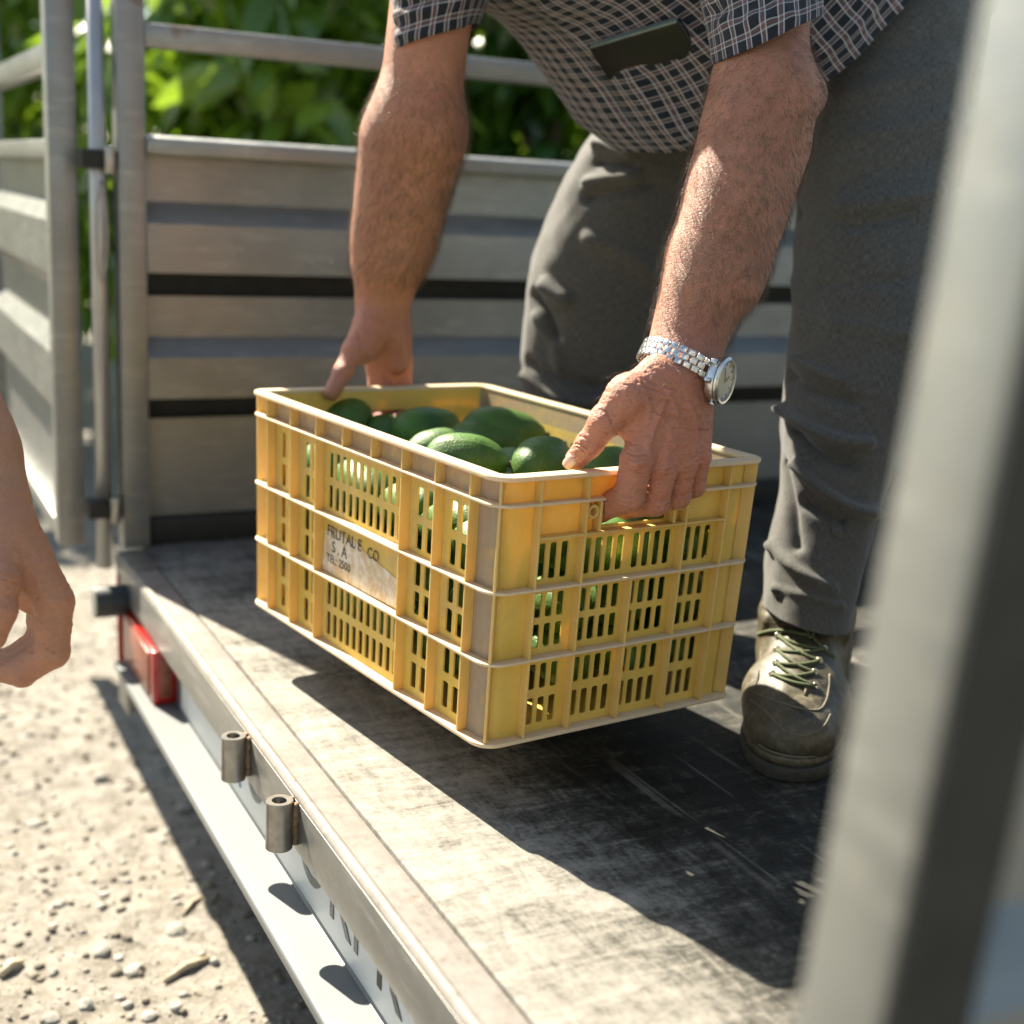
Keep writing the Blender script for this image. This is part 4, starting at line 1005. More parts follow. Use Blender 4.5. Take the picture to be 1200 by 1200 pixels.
def fur(name, v, f, W, E, n, parent, seed, length=.013, lo=.04, hi=1.4, rad=.00007):
    """fine hair strands growing on the forearm between wrist W and elbow E"""
    r = np.random.default_rng(seed); ax = E - W; L = np.linalg.norm(ax); ax = ax / L
    nr = vnormals(v, f); t = ((v - W) @ ax) / L
    w = np.maximum(np.clip((t - lo) / .12, 0, 1), .10 * (t > -.20) * (t < lo + .1)) * np.clip((hi - t) / .45, 0, 1)
    w = w * (.45 + .55 * np.clip(nr @ unit(CZ * .3 - CX * .6 + CX * 1.0 + CZ * .2), 0, 1)); w[t > hi] = 0
    ar = np.zeros(len(v)); fa_ = np.linalg.norm(np.cross(v[f[:, 2]] - v[f[:, 0]], v[f[:, 3]] - v[f[:, 1]]), axis=1)
    for i_ in range(4): np.add.at(ar, f[:, i_], fa_)
    w = w * ar * (.6 + .8 * vnoise(v, 38, seed, 2))
    w = w / w.sum(); ids = r.choice(len(v), n, p=w)
    P = v[ids] + r.normal(0, .0006, (n, 3)); N = nr[ids]
    fl = -ax + r.normal(0, .35, (n, 3)); fl -= N * np.sum(fl * N, 1)[:, None]; fl /= np.linalg.norm(fl, axis=1)[:, None]
    ln = length * r.uniform(.45, 1.25, n)[:, None]; K_ = 5
    cu = bpy.data.hair_curves.new(name); cu.add_curves([K_] * n)
    pts = []
    swirl = np.cross(N, fl) * r.normal(0, .35, (n, 1))
    for k in range(K_):
        s = k / (K_ - 1); pts.append(P - N * .0006 + (N * (.62 * s - .26 * s * s) + fl * (.38 * s + .5 * s * s) + swirl * s * s) * ln)
    arr = np.stack(pts, 1).reshape(-1, 3).astype(np.float32)
    cu.attributes['position'].data.foreach_set('vector', arr.ravel())
    ra_ = cu.attributes.get('radius') or cu.attributes.new('radius', 'FLOAT', 'POINT')
    ra_.data.foreach_set('value', np.tile(np.linspace(rad, rad * .25, K_), n).astype(np.float32))
    cu.materials.append(M_hair_arm)
    o = bpy.data.objects.new(name, cu); col.objects.link(o); adopt(o, parent); o['kind'] = 'stuff'; return o
fur('arm_hair', lv, lf, LW, LE, 9500, body, 1, .0165, rad=.0001)
fur('arm_hair', rv, rf, RW, RE, 8500, body, 2, .0160, .10, rad=.0001)

# ---- shirt: trunk and two sleeves, each a cloth tube
def ring(c, a, b, n=72, p=1.0, ph=0.0):
    th = np.linspace(0, 2 * math.pi, n, endpoint=False) + ph
    ca, sa = np.cos(th), np.sin(th); e = p
    return c + np.sign(ca)[:, None] * (np.abs(ca) ** e)[:, None] * a + np.sign(sa)[:, None] * (np.abs(sa) ** e)[:, None] * b
def interp_rings(keys, m):
    """keys: list of (t, c, a, b) -> smooth rings"""
    T = [k[0] for k in keys]; out = []
    def at(t, j):
        i = min(max(np.searchsorted(T, t) - 1, 0), len(T) - 2); u = (t - T[i]) / (T[i + 1] - T[i]); g = lambda q: np.asarray(keys[min(max(q, 0), len(keys) - 1)][j], float)
        p0, p1, p2, p3 = g(i - 1), g(i), g(i + 1), g(i + 2)
        return .5 * (2 * p1 + (p2 - p0) * u + (2 * p0 - 5 * p1 + 4 * p2 - p3) * u * u + (3 * p1 - p0 - 3 * p2 + p3) * u ** 3)
    for t in np.linspace(T[0], T[-1], m): out.append((at(t, 1), at(t, 2), at(t, 3)))
    return out
def cloth(name, v, f, uv, mat, parent, thick=.0012):
    me = mesh_np(name, v, f, uv); o = obj(name, me, mat, parent)
    md = o.modifiers.new('thickness', 'SOLIDIFY'); md.thickness = thick; md.offset = -1; return o
LAT = unit([.30, -.95, .05])
def key(t, front, back, lat, w):
    c = (np.asarray(front) + np.asarray(back)) / 2; return (t, c, np.asarray(front) - c, unit(lat) * w)
keys = [key(0, U(768, 180, 1.60), (1.25, 1.46, 1.03), LAT, .205), key(.14, U(742, 152, 1.60), (1.17, 1.45, 1.06), LAT, .215), key(.32, U(702, 92, 1.60), (1.06, 1.43, 1.10), LAT, .215),
        key(.52, U(655, 38, 1.60), (.95, 1.41, 1.12), LAT, .205), key(.72, U(590, 0, 1.60), (.83, 1.39, 1.125), LAT, .20), key(1.0, U(520, -70, 1.58), (.70, 1.36, 1.10), LAT, .15)]
rg = []
for i, (c, a, b) in enumerate(interp_rings(keys, 110)): rg.append(ring(c, a, b, 160, .86))
sv, sf, suv = loft(rg); sn = vnormals(sv, sf)
sbv = bvh_np(sv, sf)
def folds(v, n, bvh, specs, fa=1.0, fw=1.0):
    d = np.zeros(len(v))
    for pts, amp, wd in specs:
        L_ = hits(bvh, pts)
        if len(L_) < 2: continue
        q = polydist(v, catmull(L_, 4)) / (wd * fw); d += amp * fa * np.exp(-q * q)
    return v + n * d[:, None]
sv = folds(sv, sn, sbv, [([(700, 8), (708, 30)], .004, .010), ([(712, 100), (742, 150)], -.005, .008), ([(742, 100), (770, 140), (800, 165)], .007, .010), ([(760, 90), (790, 125), (825, 150)], -.007, .008), ([(780, 0), (800, 30), (825, 60)], .010, .012), ([(968, 60), (1000, 30), (1030, 0)], .006, .010), ([(640, 10), (672, 38), (700, 66)], .006, .009)])
sv = sv + sn * ((vnoise(sv, 14, 6, 3) - .5) * .016)[:, None]
shirt = cloth('shirt', sv, sf, suv, M_plaid, worker)
def sleeve(hem_c, hem_a, hem_b, top_c, top_a, top_b, specs, seed):
    ks = [(0, hem_c, hem_a, hem_b), (.5, (hem_c * .55 + top_c * .45), (hem_a * .55 + top_a * .45) * 1.0, (hem_b * .55 + top_b * .45) * 1.02), (1, top_c, top_a, top_b)]
    rg = [ring(c, a, b, 96, .95) for c, a, b in interp_rings(ks, 70)]
    v, f, uv = loft(rg); n = vnormals(v, f); bv_ = bvh_np(v, f)
    if (n * (v - np.mean(v, 0))).sum(1).mean() < 0: n = -n
    v = folds(v, n, bv_, specs); v = v + n * ((vnoise(v, 22, seed, 2) - .5) * .007)[:, None]
    return cloth('sleeve', v, f, uv, M_plaid, shirt)
# yoke over both shoulders and a collar
yk = [(0, LS + [0.01, -.03, .0], CX * .070, CY * .070), (.2, LS * .75 + CHE * .25 + [0, 0, .01], CX * .072, CY * .078), (.5, (LS + RS) / 2 * .6 + CHE * .4 + [-.04, 0, .02], CX * .095, CY * .10), (.8, RS * .75 + CHE * .25 + [0, 0, .01], CX * .072, CY * .078), (1, RS + [-.01, .03, 0], CX * .070, CY * .070)]
ykd = unit(RS - LS); yu = unit(np.cross(ykd, [0, 0, 1])); yw_ = np.cross(yu, ykd)
a_, b_, c_ = loft([ring(c, yu * np.linalg.norm(a), yw_ * np.linalg.norm(b), 72, .95) for c, a, b in interp_rings(yk, 50)]); cloth('yoke', a_, b_, c_, M_plaid, shirt)
nd = unit(NEC - CHE); n1_ = unit(np.cross(nd, [0, 1, 0])); n2_ = np.cross(nd, n1_)
ck = [(0, CHE * .45 + NEC * .55, n1_ * .10, n2_ * .11), (.6, NEC * .96 + CHE * .04, n1_ * .074, n2_ * .078), (1, NEC + nd * .025, n1_ * .072, n2_ * .074)]
a_, b_, c_ = loft([ring(c, a, b, 64, 1.0) for c, a, b in interp_rings(ck, 24)]); cloth('collar', a_, b_, c_, M_plaid, shirt)
# near sleeve
hc = U(899, 46, 1.318); ha = (U(961, 20, 1.32) - U(836, 78, 1.32)) / 2; hn = unit(np.cross(ha, CZ)); hb = unit(CZ - .30 * CY) * .060
sleeve(hc, ha, hb, U(882, -180, 1.42), CX * .085 + CY * .01, unit(CZ) * .075, [([(800, 0), (835, 12), (870, 22)], -.006, .008), ([(806, 5), (850, 22), (900, 28)], .007, .009), ([(905, 0), (925, 25), (930, 50)], .005, .010)], 3)
# far sleeve
hc = U(509, 46, 1.565); ha = (U(561, 28, 1.565) - U(457, 62, 1.565)) / 2; hb = unit(CZ - .28 * CY) * .060
sleeve(hc, ha, hb, U(540, -130, 1.53), CX * .08, unit(CZ) * .075, [([(475, 8), (500, 2), (530, -8)], -.005, .006), ([(465, 18), (500, 12), (530, 0)], .005, .006), ([(466, 42), (500, 40), (540, 28)], .004, .006)], 5)

# ---- trousers
def leg(keys, n=120, m=240):
    rg = [ring(c, a, b, n, .93) for c, a, b in interp_rings(keys, m)]
    v, f, uv = loft(rg); return v, f, uv
def lk(t, px0, px1, py, d, fwd, depth, dy=0):
    """leg ring from the left and right outline pixels at a row; depth is the half size along fwd"""
    a = (U(px1, py + dy, d) - U(px0, py - dy, d)) / 2; c = (U(px1, py + dy, d) + U(px0, py - dy, d)) / 2; return (t, c, a, unit(fwd) * depth)
FW = unit([-.45, -.86, 0])
Lk = [lk(0, 899, 992, 722, 1.565, FW, .062, 10), lk(.12, 903, 1003, 660, 1.575, FW, .065, 8), lk(.26, 912, 1026, 590, 1.585, FW, .070, 6), lk(.42, 916, 1056, 500, 1.59, FW, .078, 4), lk(.58, 926, 1086, 400, 1.59, FW, .086, 2), lk(.74, 934, 1102, 290, 1.60, FW, .094, 0), lk(.9, 940, 1122, 150, 1.62, FW, .105, 0), lk(1.05, 930, 1150, 0, 1.68, FW, .125, -8), lk(1.2, 925, 1165, -110, 1.76, FW, .13, -8)]
v1, f1, uv1 = leg(Lk); n1 = vnormals(v1, f1)
if (n1 * (v1 - v1.mean(0)))[:, :2].sum(1).mean() < 0: n1 = -n1
b1 = bvh_np(v1, f1)
Lfold = [([(905, 340), (960, 335), (1040, 330), (1085, 318)], -.008, .006), ([(930, 232), (985, 245), (1050, 236), (1095, 224)], .012, .010), ([(935, 250), (1000, 262), (1060, 250)], -.010, .008), ([(932, 200), (990, 210), (1060, 195), (1100, 182)], -.007, .009), ([(1000, 165), (1060, 150), (1105, 138)], .007, .009), ([(990, 115), (1060, 95), (1110, 80)], .007, .010), ([(970, 65), (1050, 55), (1110, 40)], -.006, .010),
         ([(921, 480), (950, 500), (985, 517), (1015, 519)], .014, .009), ([(930, 505), (965, 535), (1000, 545)], -.011, .010), ([(925, 440), (960, 460), (1000, 470)], -.009, .010), ([(935, 420), (960, 436), (985, 446)], .007, .007), ([(938, 545), (965, 575), (1000, 597), (1025, 600)], .013, .008), ([(945, 590), (970, 605), (990, 612)], -.010, .008), ([(985, 605), (980, 625)], .006, .006), ([(920, 545), (930, 590), (935, 640)], -.006, .010), ([(908, 640), (940, 672), (975, 690)], .006, .008), ([(910, 690), (950, 700), (985, 712)], .004, .006), ([(925, 280), (935, 330), (940, 380)], .008, .014), ([(975, 380), (1020, 385), (1060, 395)], .006, .009)]
v1 = folds(v1, n1, b1, Lfold[:7] + Lfold[-2:], .75, 1.15); v1 = folds(v1, n1, b1, Lfold[7:-2], 1.5, .72); v1 = v1 + n1 * ((vnoise(v1 * [1, 1, .7], 16, 8, 3) - .5) * .014)[:, None]
FW2 = unit([-.86, -.45, 0])
Rk = [lk(0, 640, 745, 690, 1.93, FW, .066), lk(.2, 628, 765, 570, 1.93, FW, .072), lk(.38, 614, 785, 470, 1.92, FW, .082), lk(.52, 612, 800, 390, 1.90, FW, .092), lk(.66, 622, 815, 305, 1.88, FW, .10, -6), lk(.8, 650, 850, 220, 1.86, FW, .105, -22), lk(.92, 680, 900, 140, 1.84, FW, .115, -40), lk(1.05, 730, 960, 70, 1.84, FW, .125, -50), lk(1.2, 800, 1040, -30, 1.84, FW, .13, -50)]
v2, f2, uv2 = leg(Rk); n2 = vnormals(v2, f2)
if (n2 * (v2 - v2.mean(0)))[:, :2].sum(1).mean() < 0: n2 = -n2
b2 = bvh_np(v2, f2)
Rfold = [([(668, 150), (690, 158), (730, 160)], -.012, .008), ([(672, 128), (700, 130), (735, 138)], .009, .009), ([(668, 172), (700, 172), (740, 178)], .010, .008), ([(665, 196), (700, 190), (740, 196)], -.008, .008), ([(650, 228), (690, 215), (740, 205)], .010, .010), ([(645, 245), (690, 232), (760, 215)], -.007, .010), ([(622, 310), (640, 335), (662, 350)], .012, .012), ([(625, 345), (640, 370), (650, 395)], -.010, .010), ([(628, 372), (648, 400), (655, 430)], .006, .010), ([(615, 440), (660, 466), (700, 470), (745, 440)], .008, .008), ([(620, 425), (660, 445), (705, 452)], -.007, .009), ([(690, 280), (740, 300), (770, 330)], .006, .014)]
v2 = folds(v2, n2, b2, Rfold, 1.6, .78); v2 = v2 + n2 * ((vnoise(v2 * [1, 1, .7], 15, 9, 3) - .5) * .015)[:, None]
# seat joining both legs
sk = [(0, U(960, 60, 1.74), CX * .13, FW * .14), (.35, U(985, 0, 1.74), CX * .175, FW * .15), (.7, U(1005, -60, 1.76), CX * .175, FW * .15), (1, U(1010, -130, 1.78), CX * .16, FW * .13)]
v3, f3, uv3 = leg(sk, 96, 60)
TV = np.concatenate([v1, v2, v3]); TF = np.concatenate([f1, f2 + len(v1), f3 + len(v1) + len(v2)]); TU = np.concatenate([uv1, uv2, uv3])
trousers = cloth('trousers', TV, TF, TU, M_trouser, worker, .0016)
b1 = bvh_np(v1, f1)
for pts in ([(1091, 15), (1093, 80), (1091, 165), (1078, 235), (1068, 300), (1050, 345), (1052, 395)],):
    pts = [(float(np.interp(u, range(len(pts)), [p[0] for p in pts])), float(np.interp(u, range(len(pts)), [p[1] for p in pts]))) for u in np.linspace(0, len(pts) - 1, 60)]
    L_ = hits(b1, pts, .0008)
    if len(L_) > 2:
        mb = MB(); mb.tube(L_, .0011, 5); part('side_seam', mb, M_stitch, trousers, smooth=True)
L_ = hits(b1, [(905, 703), (930, 711), (960, 718), (985, 724)], 0)
if len(L_) > 2:
    mb = MB(); mb.tube(catmull(L_, 6), .0009, 5); part('hem_stitch', mb, M_stitch, trousers, smooth=True)

# ---- boots
def m_boot():
    t = NT('worn_olive_leather'); n1 = t.noise(24, 6, .65); n2 = t.noise(110, 6, .7); n3 = t.noise(330, 4, .6)
    c = t.mix(t.ramp(n1, [(.3, 0), (.7, 1)]), (.042, .034, .020), (.10, .082, .048))
    c = t.mix(t.ramp(n2, [(.5, 0), (.68, .75)]), c, (.19, .16, .11))
    c = t.mix(t.ramp(t.noise(38, 5, .7), [(.60, 0), (.68, .85)]), c, (.025, .022, .018))
    t.set(Base_Color=c, Roughness=t.ramp(n2, [(.3, .38), (.7, .62)]), Normal=t.bump(n3, .4, .0008, t.bump(n2, .35, .002))); return t.m
M_boot = m_boot(); M_sole = simple('dark_boot_sole', (.035, .032, .026), .7, 0, .4, 70, .5, 130, .002)
M_lace = simple('olive_lace', (.10, .115, .055), .85, 0, .3, 500, .6, 900, .001); M_eye = simple('pale_metal_eyelet', (.55, .52, .44), .3, .8, .15, 60, .1, 200)
M_seam = simple('pale_welt_thread', (.17, .145, .10), .8, 0, .2, 300, .3, 600)
def make_boot(A, f, mirror=1, k=1.0):
    A = np.asarray(A, float); f = unit([f[0], f[1], 0]); f = f * k; s = np.array([-f[1], f[0], 0]) * mirror; z = np.array([0, 0, 1.0])
    P = lambda a, b, c: A + f * a + s * b + z * c
    g = [(P(-.015, 0, .075), P(-.012, 0, .152), .046, .049, .02), (P(-.052, 0, .045), P(-.045, 0, .085), .038, .038, .02), (P(-.05, 0, .038), P(.06, 0, .04), .038, .043, .03),
         (P(.0, 0, .088), P(.095, 0, .048), .045, .036, .03), (P(.080, .013, .046), P(.150, .012, .036), .042, .031, .02), (P(.080, -.015, .046), P(.144, -.014, .036), .042, .031, .02),
         (P(-.03, .038, .125), P(.02, .036, .118), .012, .012, .012), (P(-.03, -.038, .125), P(.02, -.036, .118), .012, .012, .012)]
    g = [(a_, b_, ra * k, rb * k, kk) for a_, b_, ra, rb, kk in g]
    v, q = sdf_grid([(.02, g)], .0026)
    n = vnormals(v, q); v = v + n * ((vnoise(v, 30, 12, 3) - .5) * .006)[:, None]
    keep = v[:, 2]; v[:, 2] = np.maximum(v[:, 2], .012)
    b = obj('boot', mesh_np('boot', v, q), M_boot, worker)
    # sole: two stacked outlines with a groove
    out = []
    for a in np.linspace(0, 2 * math.pi, 56, endpoint=False):
        ca, sa = math.cos(a), math.sin(a); L = .148 if ca > 0 else .112
        w = .0585 if ca > 0 else .0455
        w = .0455 + (.0585 - .0455) * (.5 + .5 * math.tanh(ca * 2.2)); out.append((.044 + (L if ca > 0 else .142) * np.sign(ca) * abs(ca) ** .86, w * np.sign(sa) * abs(sa) ** .86))
    for nm, sc, z0, z1 in (('sole', 1.0, .0005, .0165), ('welt', .975, .0168, .0265)):
        mb = MB(); mb.prism([tuple((A + f * (.044 + (p - .044) * sc) + s * w * sc)[:2]) for p, w in out], 2, z0, z1); part(nm, mb, M_sole if nm == 'sole' else M_boot, b, .003, 2)
    mb = MB(); lp = [P(.044 + (p - .044) * .95, w * .95, .0275) for p, w in out]; mb.tube(lp, .0011, 5, closed=True); part('stitching', mb, M_seam, b, smooth=True)
    return b, v, q
BA = np.array([1.012, 1.172]); BF = np.array([-.66, -.75])
boot, bov, boq = make_boot([*BA, 0], BF, 1, 1.09); bb = bvh_np(bov, boq)
z6 = lambda x, y: (840 + x / 5.217, 700 + y / 5.217)
for pts, r in (([(240, 590), (330, 625), (430, 655), (520, 680), (620, 688), (665, 640), (685, 560), (690, 470)], .0013), ([(200, 625), (290, 690), (360, 765), (430, 825), (520, 845), (600, 828), (660, 780), (695, 715)], .0011), ([(270, 330), (255, 450), (235, 560)], .0010), ([(545, 545), (540, 600)], .0016)):
    L_ = hits(bb, [z6(*p) for p in pts], .0004)
    if len(L_) > 2: mb = MB(); mb.tube(catmull(L_, 5), r, 6); part('seam', mb, M_seam, boot, smooth=True)
    elif len(L_) == 2: mb = MB(); mb.tube(L_, r, 6); part('seam', mb, M_seam, boot, smooth=True)
eyl = [(375, 235), (368, 320), (362, 400), (340, 468)]; eyr = [(655, 315), (625, 388), (598, 458), (605, 540)]
for e in eyl + eyr:
    p = hit(bb, *z6(*e), .001)
    if p is not None: mb = MB(); mb.tube([p + .0032 * (math.cos(a) * CX + math.sin(a) * CY) for a in np.linspace(0, 2 * math.pi, 12, endpoint=False)], .0013, 6, closed=True); part('eyelet', mb, M_eye, boot, smooth=True)
for k, (a, b) in enumerate([(0, 0), (0, 1), (1, 0), (1, 2), (2, 1), (2, 3), (3, 2), (3, 3)]):
    pa, pb = eyl[a], eyr[b]; pts = [(pa[0] + (pb[0] - pa[0]) * u, pa[1] + (pb[1] - pa[1]) * u + 16 * math.sin(math.pi * u)) for u in np.linspace(0, 1, 7)]
    L_ = hits(bb, [z6(*p) for p in pts], .0030)
    if len(L_) > 3: mb = MB(); mb.tube(catmull(L_, 4), .0019, 7); part('lace', mb, M_lace, boot, smooth=True)
L_ = hits(bb, [z6(*p) for p in [(250, 225), (330, 205), (430, 205), (520, 222), (575, 235), (640, 300), (720, 370)]], .0035)
if len(L_) > 3: mb = MB(); mb.tube(catmull(L_, 4), .0022, 7); part('lace', mb, M_lace, boot, smooth=True)
L_ = hits(bb, [z6(*p) for p in [(575, 250), (560, 215), (575, 185), (592, 200), (588, 240)]], .006)
if len(L_) > 3: mb = MB(); mb.tube(catmull(L_, 4), .0022, 7); part('lace', mb, M_lace, boot, smooth=True)
# hidden far boot: stands behind the crate
cR = U(692, 690, 1.93); make_boot([cR[0], cR[1], 0], (-.95, -.3), -1)

# ---- wristwatch on the near arm
watch = empty('wristwatch', LW, 'steel bracelet wristwatch with a pale round dial on the near wrist', 'watch')
M_wsteel = simple('brushed_watch_steel', (.66, .65, .62), .26, .95, .1, 200, .1, 600); M_wdark = simple('dark_watch_gap', (.05, .05, .05), .5, .5, .1, 100, 0)
M_dial = simple('cream_dial', (.72, .68, .50), .35, 0, .05, 200, 0); M_dialring = simple('pale_dial_ring', (.82, .82, .78), .3, 0, .05, 200, 0)
M_whand = simple('gilt_watch_hand', (.45, .36, .15), .3, .8, .05, 100, 0)
M_glass = NT('watch_crystal'); gt = M_glass; tb = gt.node('ShaderNodeBsdfTransparent'); gb = gt.node('ShaderNodeBsdfGlossy'); gb.inputs['Roughness'].default_value = .03; gm = gt.node('ShaderNodeMixShader'); gm.inputs[0].default_value = .07
gt.link(tb.outputs[0], gm.inputs[1]); gt.link(gb.outputs[0], gm.inputs[2]); gt.link(gm.outputs[0], gt.out.inputs[0]); M_glass = gt.m
wc = U(797, 430, 1.278); e1 = unit(U(838, 456, 1.282) - U(756, 415, 1.282)); wn = unit(lax - e1 * (lax @ e1)); e2 = np.cross(wn, e1)
if e2 @ CZ < 0: e2 = -e2
RA_, RB2 = .0400, .0400
def wpt(a, r=0.0): return wc + e1 * (RA_ + r) * math.cos(a) + e2 * (RB2 + r) * math.sin(a)
def wnrm(a): return unit(e1 * math.cos(a) / RA_ + e2 * math.sin(a) / RB2)
phi = math.radians(30); nl = 25
for i in range(nl):
    a = phi + math.radians(27) + (2 * math.pi - math.radians(54)) * (i + .5) / nl
    p = wpt(a, .0012); n_ = wnrm(a); t_ = np.cross(wn, n_); L_ = 2 * math.pi * .0365 * (306 / 360) / nl
    mb = MB(); mb.obox(p + wn * .0062, t_, wn, n_, L_ * .90, .0058, .0026); mb.obox(p - wn * .0062, t_, wn, n_, L_ * .90, .0058, .0026); lk_ = part('link', mb, M_wsteel, watch, .0005)
    p2 = wpt(a + .5 * L_ / .0365, .0014); n2_ = wnrm(a + .5 * L_ / .0365); mb = MB(); mb.obox(p2, np.cross(wn, n2_), wn, n2_, L_ * .86, .0062, .0024); part('centre_link', mb, M_wsteel, lk_, .0005)
dn = unit(wnrm(phi) + .10 * wn); du = unit(wn - dn * (wn @ dn)); ds = np.cross(du, dn); dc = wpt(phi, .0060); WS = 1.16
def disc(r0, r1, h0, h1, n=40, hole=0):
    P = []
    rings_ = [(r0, h0), (r1, h1)]; P = [dc + dn * h + WS * r * (math.cos(2 * math.pi * k / n) * ds + math.sin(2 * math.pi * k / n) * du) for r, h in rings_ for k in range(n)]
    mb = MB(); mb.add(P, [(k, (k + 1) % n, n + (k + 1) % n, n + k) for k in range(n)] + [tuple(range(n - 1, -1, -1)), tuple(range(n, 2 * n))]); return mb
case = part('watch_case', disc(.0185, .0190, -.0085, .0015), M_wsteel, watch, .0008)
mb = MB(); n = 48; prof_ = [(.0200, .0012), (.0202, .0034), (.0182, .0052), (.0166, .0048), (.0166, .0014)]
P = [dc + dn * h + WS * r * (math.cos(2 * math.pi * k / n) * ds + math.sin(2 * math.pi * k / n) * du) for r, h in prof_ for k in range(n)]; m_ = len(prof_)
mb.add(P, [(j * n + k, j * n + (k + 1) % n, ((j + 1) % m_) * n + (k + 1) % n, ((j + 1) % m_) * n + k) for j in range(m_) for k in range(n)]); bez = part('bezel', mb, M_wsteel, watch, 0, smooth=False)
mb = MB(); prof_ = [(.0203, .0005), (.0203, .0012), (.0195, .0012), (.0195, .0005)]
P = [dc + dn * h + WS * r * (math.cos(2 * math.pi * k / n) * ds + math.sin(2 * math.pi * k / n) * du) for r, h in prof_ for k in range(n)]; m_ = 4
mb.add(P, [(j * n + k, j * n + (k + 1) % n, ((j + 1) % m_) * n + (k + 1) % n, ((j + 1) % m_) * n + k) for j in range(m_) for k in range(n)]); part('dark_ring', mb, M_wdark, bez)
dial = part('dial', disc(.0164, .0164, .0016, .0022), M_dialring, watch); part('inner_dial', disc(.0118, .0118, .0023, .0026), M_dial, dial)
for k in range(12):
    a = k * math.pi / 6; d_ = math.cos(a) * ds + math.sin(a) * du; mb = MB(); mb.obox(dc + d_ * .0160 + dn * .0028, d_, np.cross(dn, d_), dn, .0032, .0010, .0006); part('hour_marker', mb, M_whand, dial)
for a, L_, w in ((.9, .0100, .0014), (2.4, .0145, .0011)):
    d_ = math.cos(a) * ds + math.sin(a) * du; mb = MB(); mb.obox(dc + d_ * L_ * .42 + dn * .0034, d_, np.cross(dn, d_), dn, L_, w, .0005); part('watch_hand', mb, M_whand, dial)
part('crystal', disc(.0164, .0160, .0046, .0050), M_glass, watch)
mb = MB(); mb.tube([dc - du * .0215 + dn * -.002, dc - du * .0255 + dn * -.002], .0028, 12); part('crown', mb, M_wsteel, watch, .0004)
for s_ in (-1, 1):
    for q_ in (-1, 1): mb = MB(); mb.obox(dc + ds * s_ * .0200 + du * q_ * .0095 - dn * .0045, ds, du, dn, .010, .0042, .006); part('lug', mb, M_wsteel, watch, .001)

# ---- phone in the shirt pocket
sb2 = bvh_np(sv, sf)
pa, pb, pc = hit(sb2, 700, 56), hit(sb2, 806, 24), hit(sb2, 765, 88)
if pa is not None and pb is not None and pc is not None:
    ex = unit(pb - pa); en = unit(np.cross(pc - (pa + pb) / 2, ex)); en = en if en @ CZ > 0 else -en; ey = np.cross(en, ex)
    ey = ey if (pc - pa) @ ey > 0 else -ey
    phone = empty('mobile_phone', (pa + pb) / 2, 'dark mobile phone sticking out of the plaid shirt pocket', 'phone')
    wd = np.linalg.norm(pb - pa); ey = unit(ey - en * .42); en = unit(np.cross(ex, ey)); en = en if en @ CZ > 0 else -en
    ctr = (pa + pb) / 2 + ey * .012 + en * .0125
    mb = MB(); mb.obox(ctr, ex, ey, en, wd, .050, .0085); part('phone_body', mb, simple('black_phone_glass', (.004, .005, .006), .42, 0, .1, 40, 0), phone, .003, 3)
    mb = MB(); mb.obox(ctr - ey * .0250, ex, ey, en, wd * .95, .0030, .0074); part('phone_edge', mb, simple('teal_grey_phone_edge', (.22, .30, .30), .3, .5, .1, 40, 0), phone, .0007)

# ------------------------------------------------------------------ bystander at the left edge
by = empty('person', (-.25, 1.72, GROUND), 'bystander at the left edge of whom only a bare forearm and loosely curled hand show', 'person')
D = 1.20
BW, BE, BS = U(-4, 612, D), U(-98, 390, 1.27), U(-185, 80, 1.42)
B_arm = arm_sets(BW, BE, BS, .0300, .0400, .0440, .050, unit(np.cross(unit(BE - BW), CZ)))
bf_ = []
for i, (r0, dd) in enumerate(((.0150, 0), (.0148, .022), (.0136, .042), (.0118, .060))):
    o_ = (0, -2, -8, -16)[i]; m0, p0, d0, t0 = U(64 + o_, 706 + o_ * .3, D + dd), U(62 + o_, 764 + o_, D + dd), U(26 + o_, 788 + o_, D + dd + .004), U(-8 + o_, 786 + o_, D + dd + .006)
    bf_.append([(m0, (m0 + p0) / 2, r0 * 1.12, r0, .005), ((m0 + p0) / 2, p0, r0, r0 * .95, .005), (p0, d0, r0 * .95, r0 * .84, .005), (d0, t0, r0 * .82, r0 * .66, .005)])
b_palm = [(U(14, 628, D - .004), U(64, 704, D), .024, .0175, .014), (U(10, 628, D + .018), U(62, 702, D + .022), .024, .0172, .014), (U(4, 628, D + .034), U(54, 700, D + .042), .022, .016, .014), (U(-4, 628, D + .046), U(46, 696, D + .060), .019, .014, .014),
          (U(20, 650, D + .015), U(40, 690, D + .03), .026, .022, .014)]
b_thumb = [(U(2, 640, D - .016), U(2, 680, D - .034), .019, .0165, .012), (U(2, 680, D - .034), U(2, 716, D - .040), .0150, .0128, .006), (U(2, 716, D - .040), U(-6, 748, D - .038), .0125, .010, .006)]
Bg = [(.02, B_arm), (.014, b_palm), (.010, b_thumb)] + [(.0035, f) for f in bf_]
v_, q_ = sdf_grid(Bg, .0021)
z8 = lambda *L: [(x / 6.317, 640 + y / 6.317) for x, y in L]
v_, q_ = creases(v_, q_, bvh_np(v_, q_), [(c, -.0012, .0013) for c in (z8((0, 230), (120, 270), (260, 280)), z8((80, 380), (180, 370), (280, 380)), z8((190, 530), (300, 500), (420, 450)), z8((220, 690), (330, 720), (430, 650)), z8((230, 740), (360, 760), (450, 660)), z8((240, 780), (400, 780)), z8((60, 300), (200, 330), (330, 320)))] + [(c, .0012, .003) for c in (z8((200, 100), (300, 300), (420, 450)), z8((120, 60), (180, 300), (300, 480)))], U(50, 715, D), .09, 1)
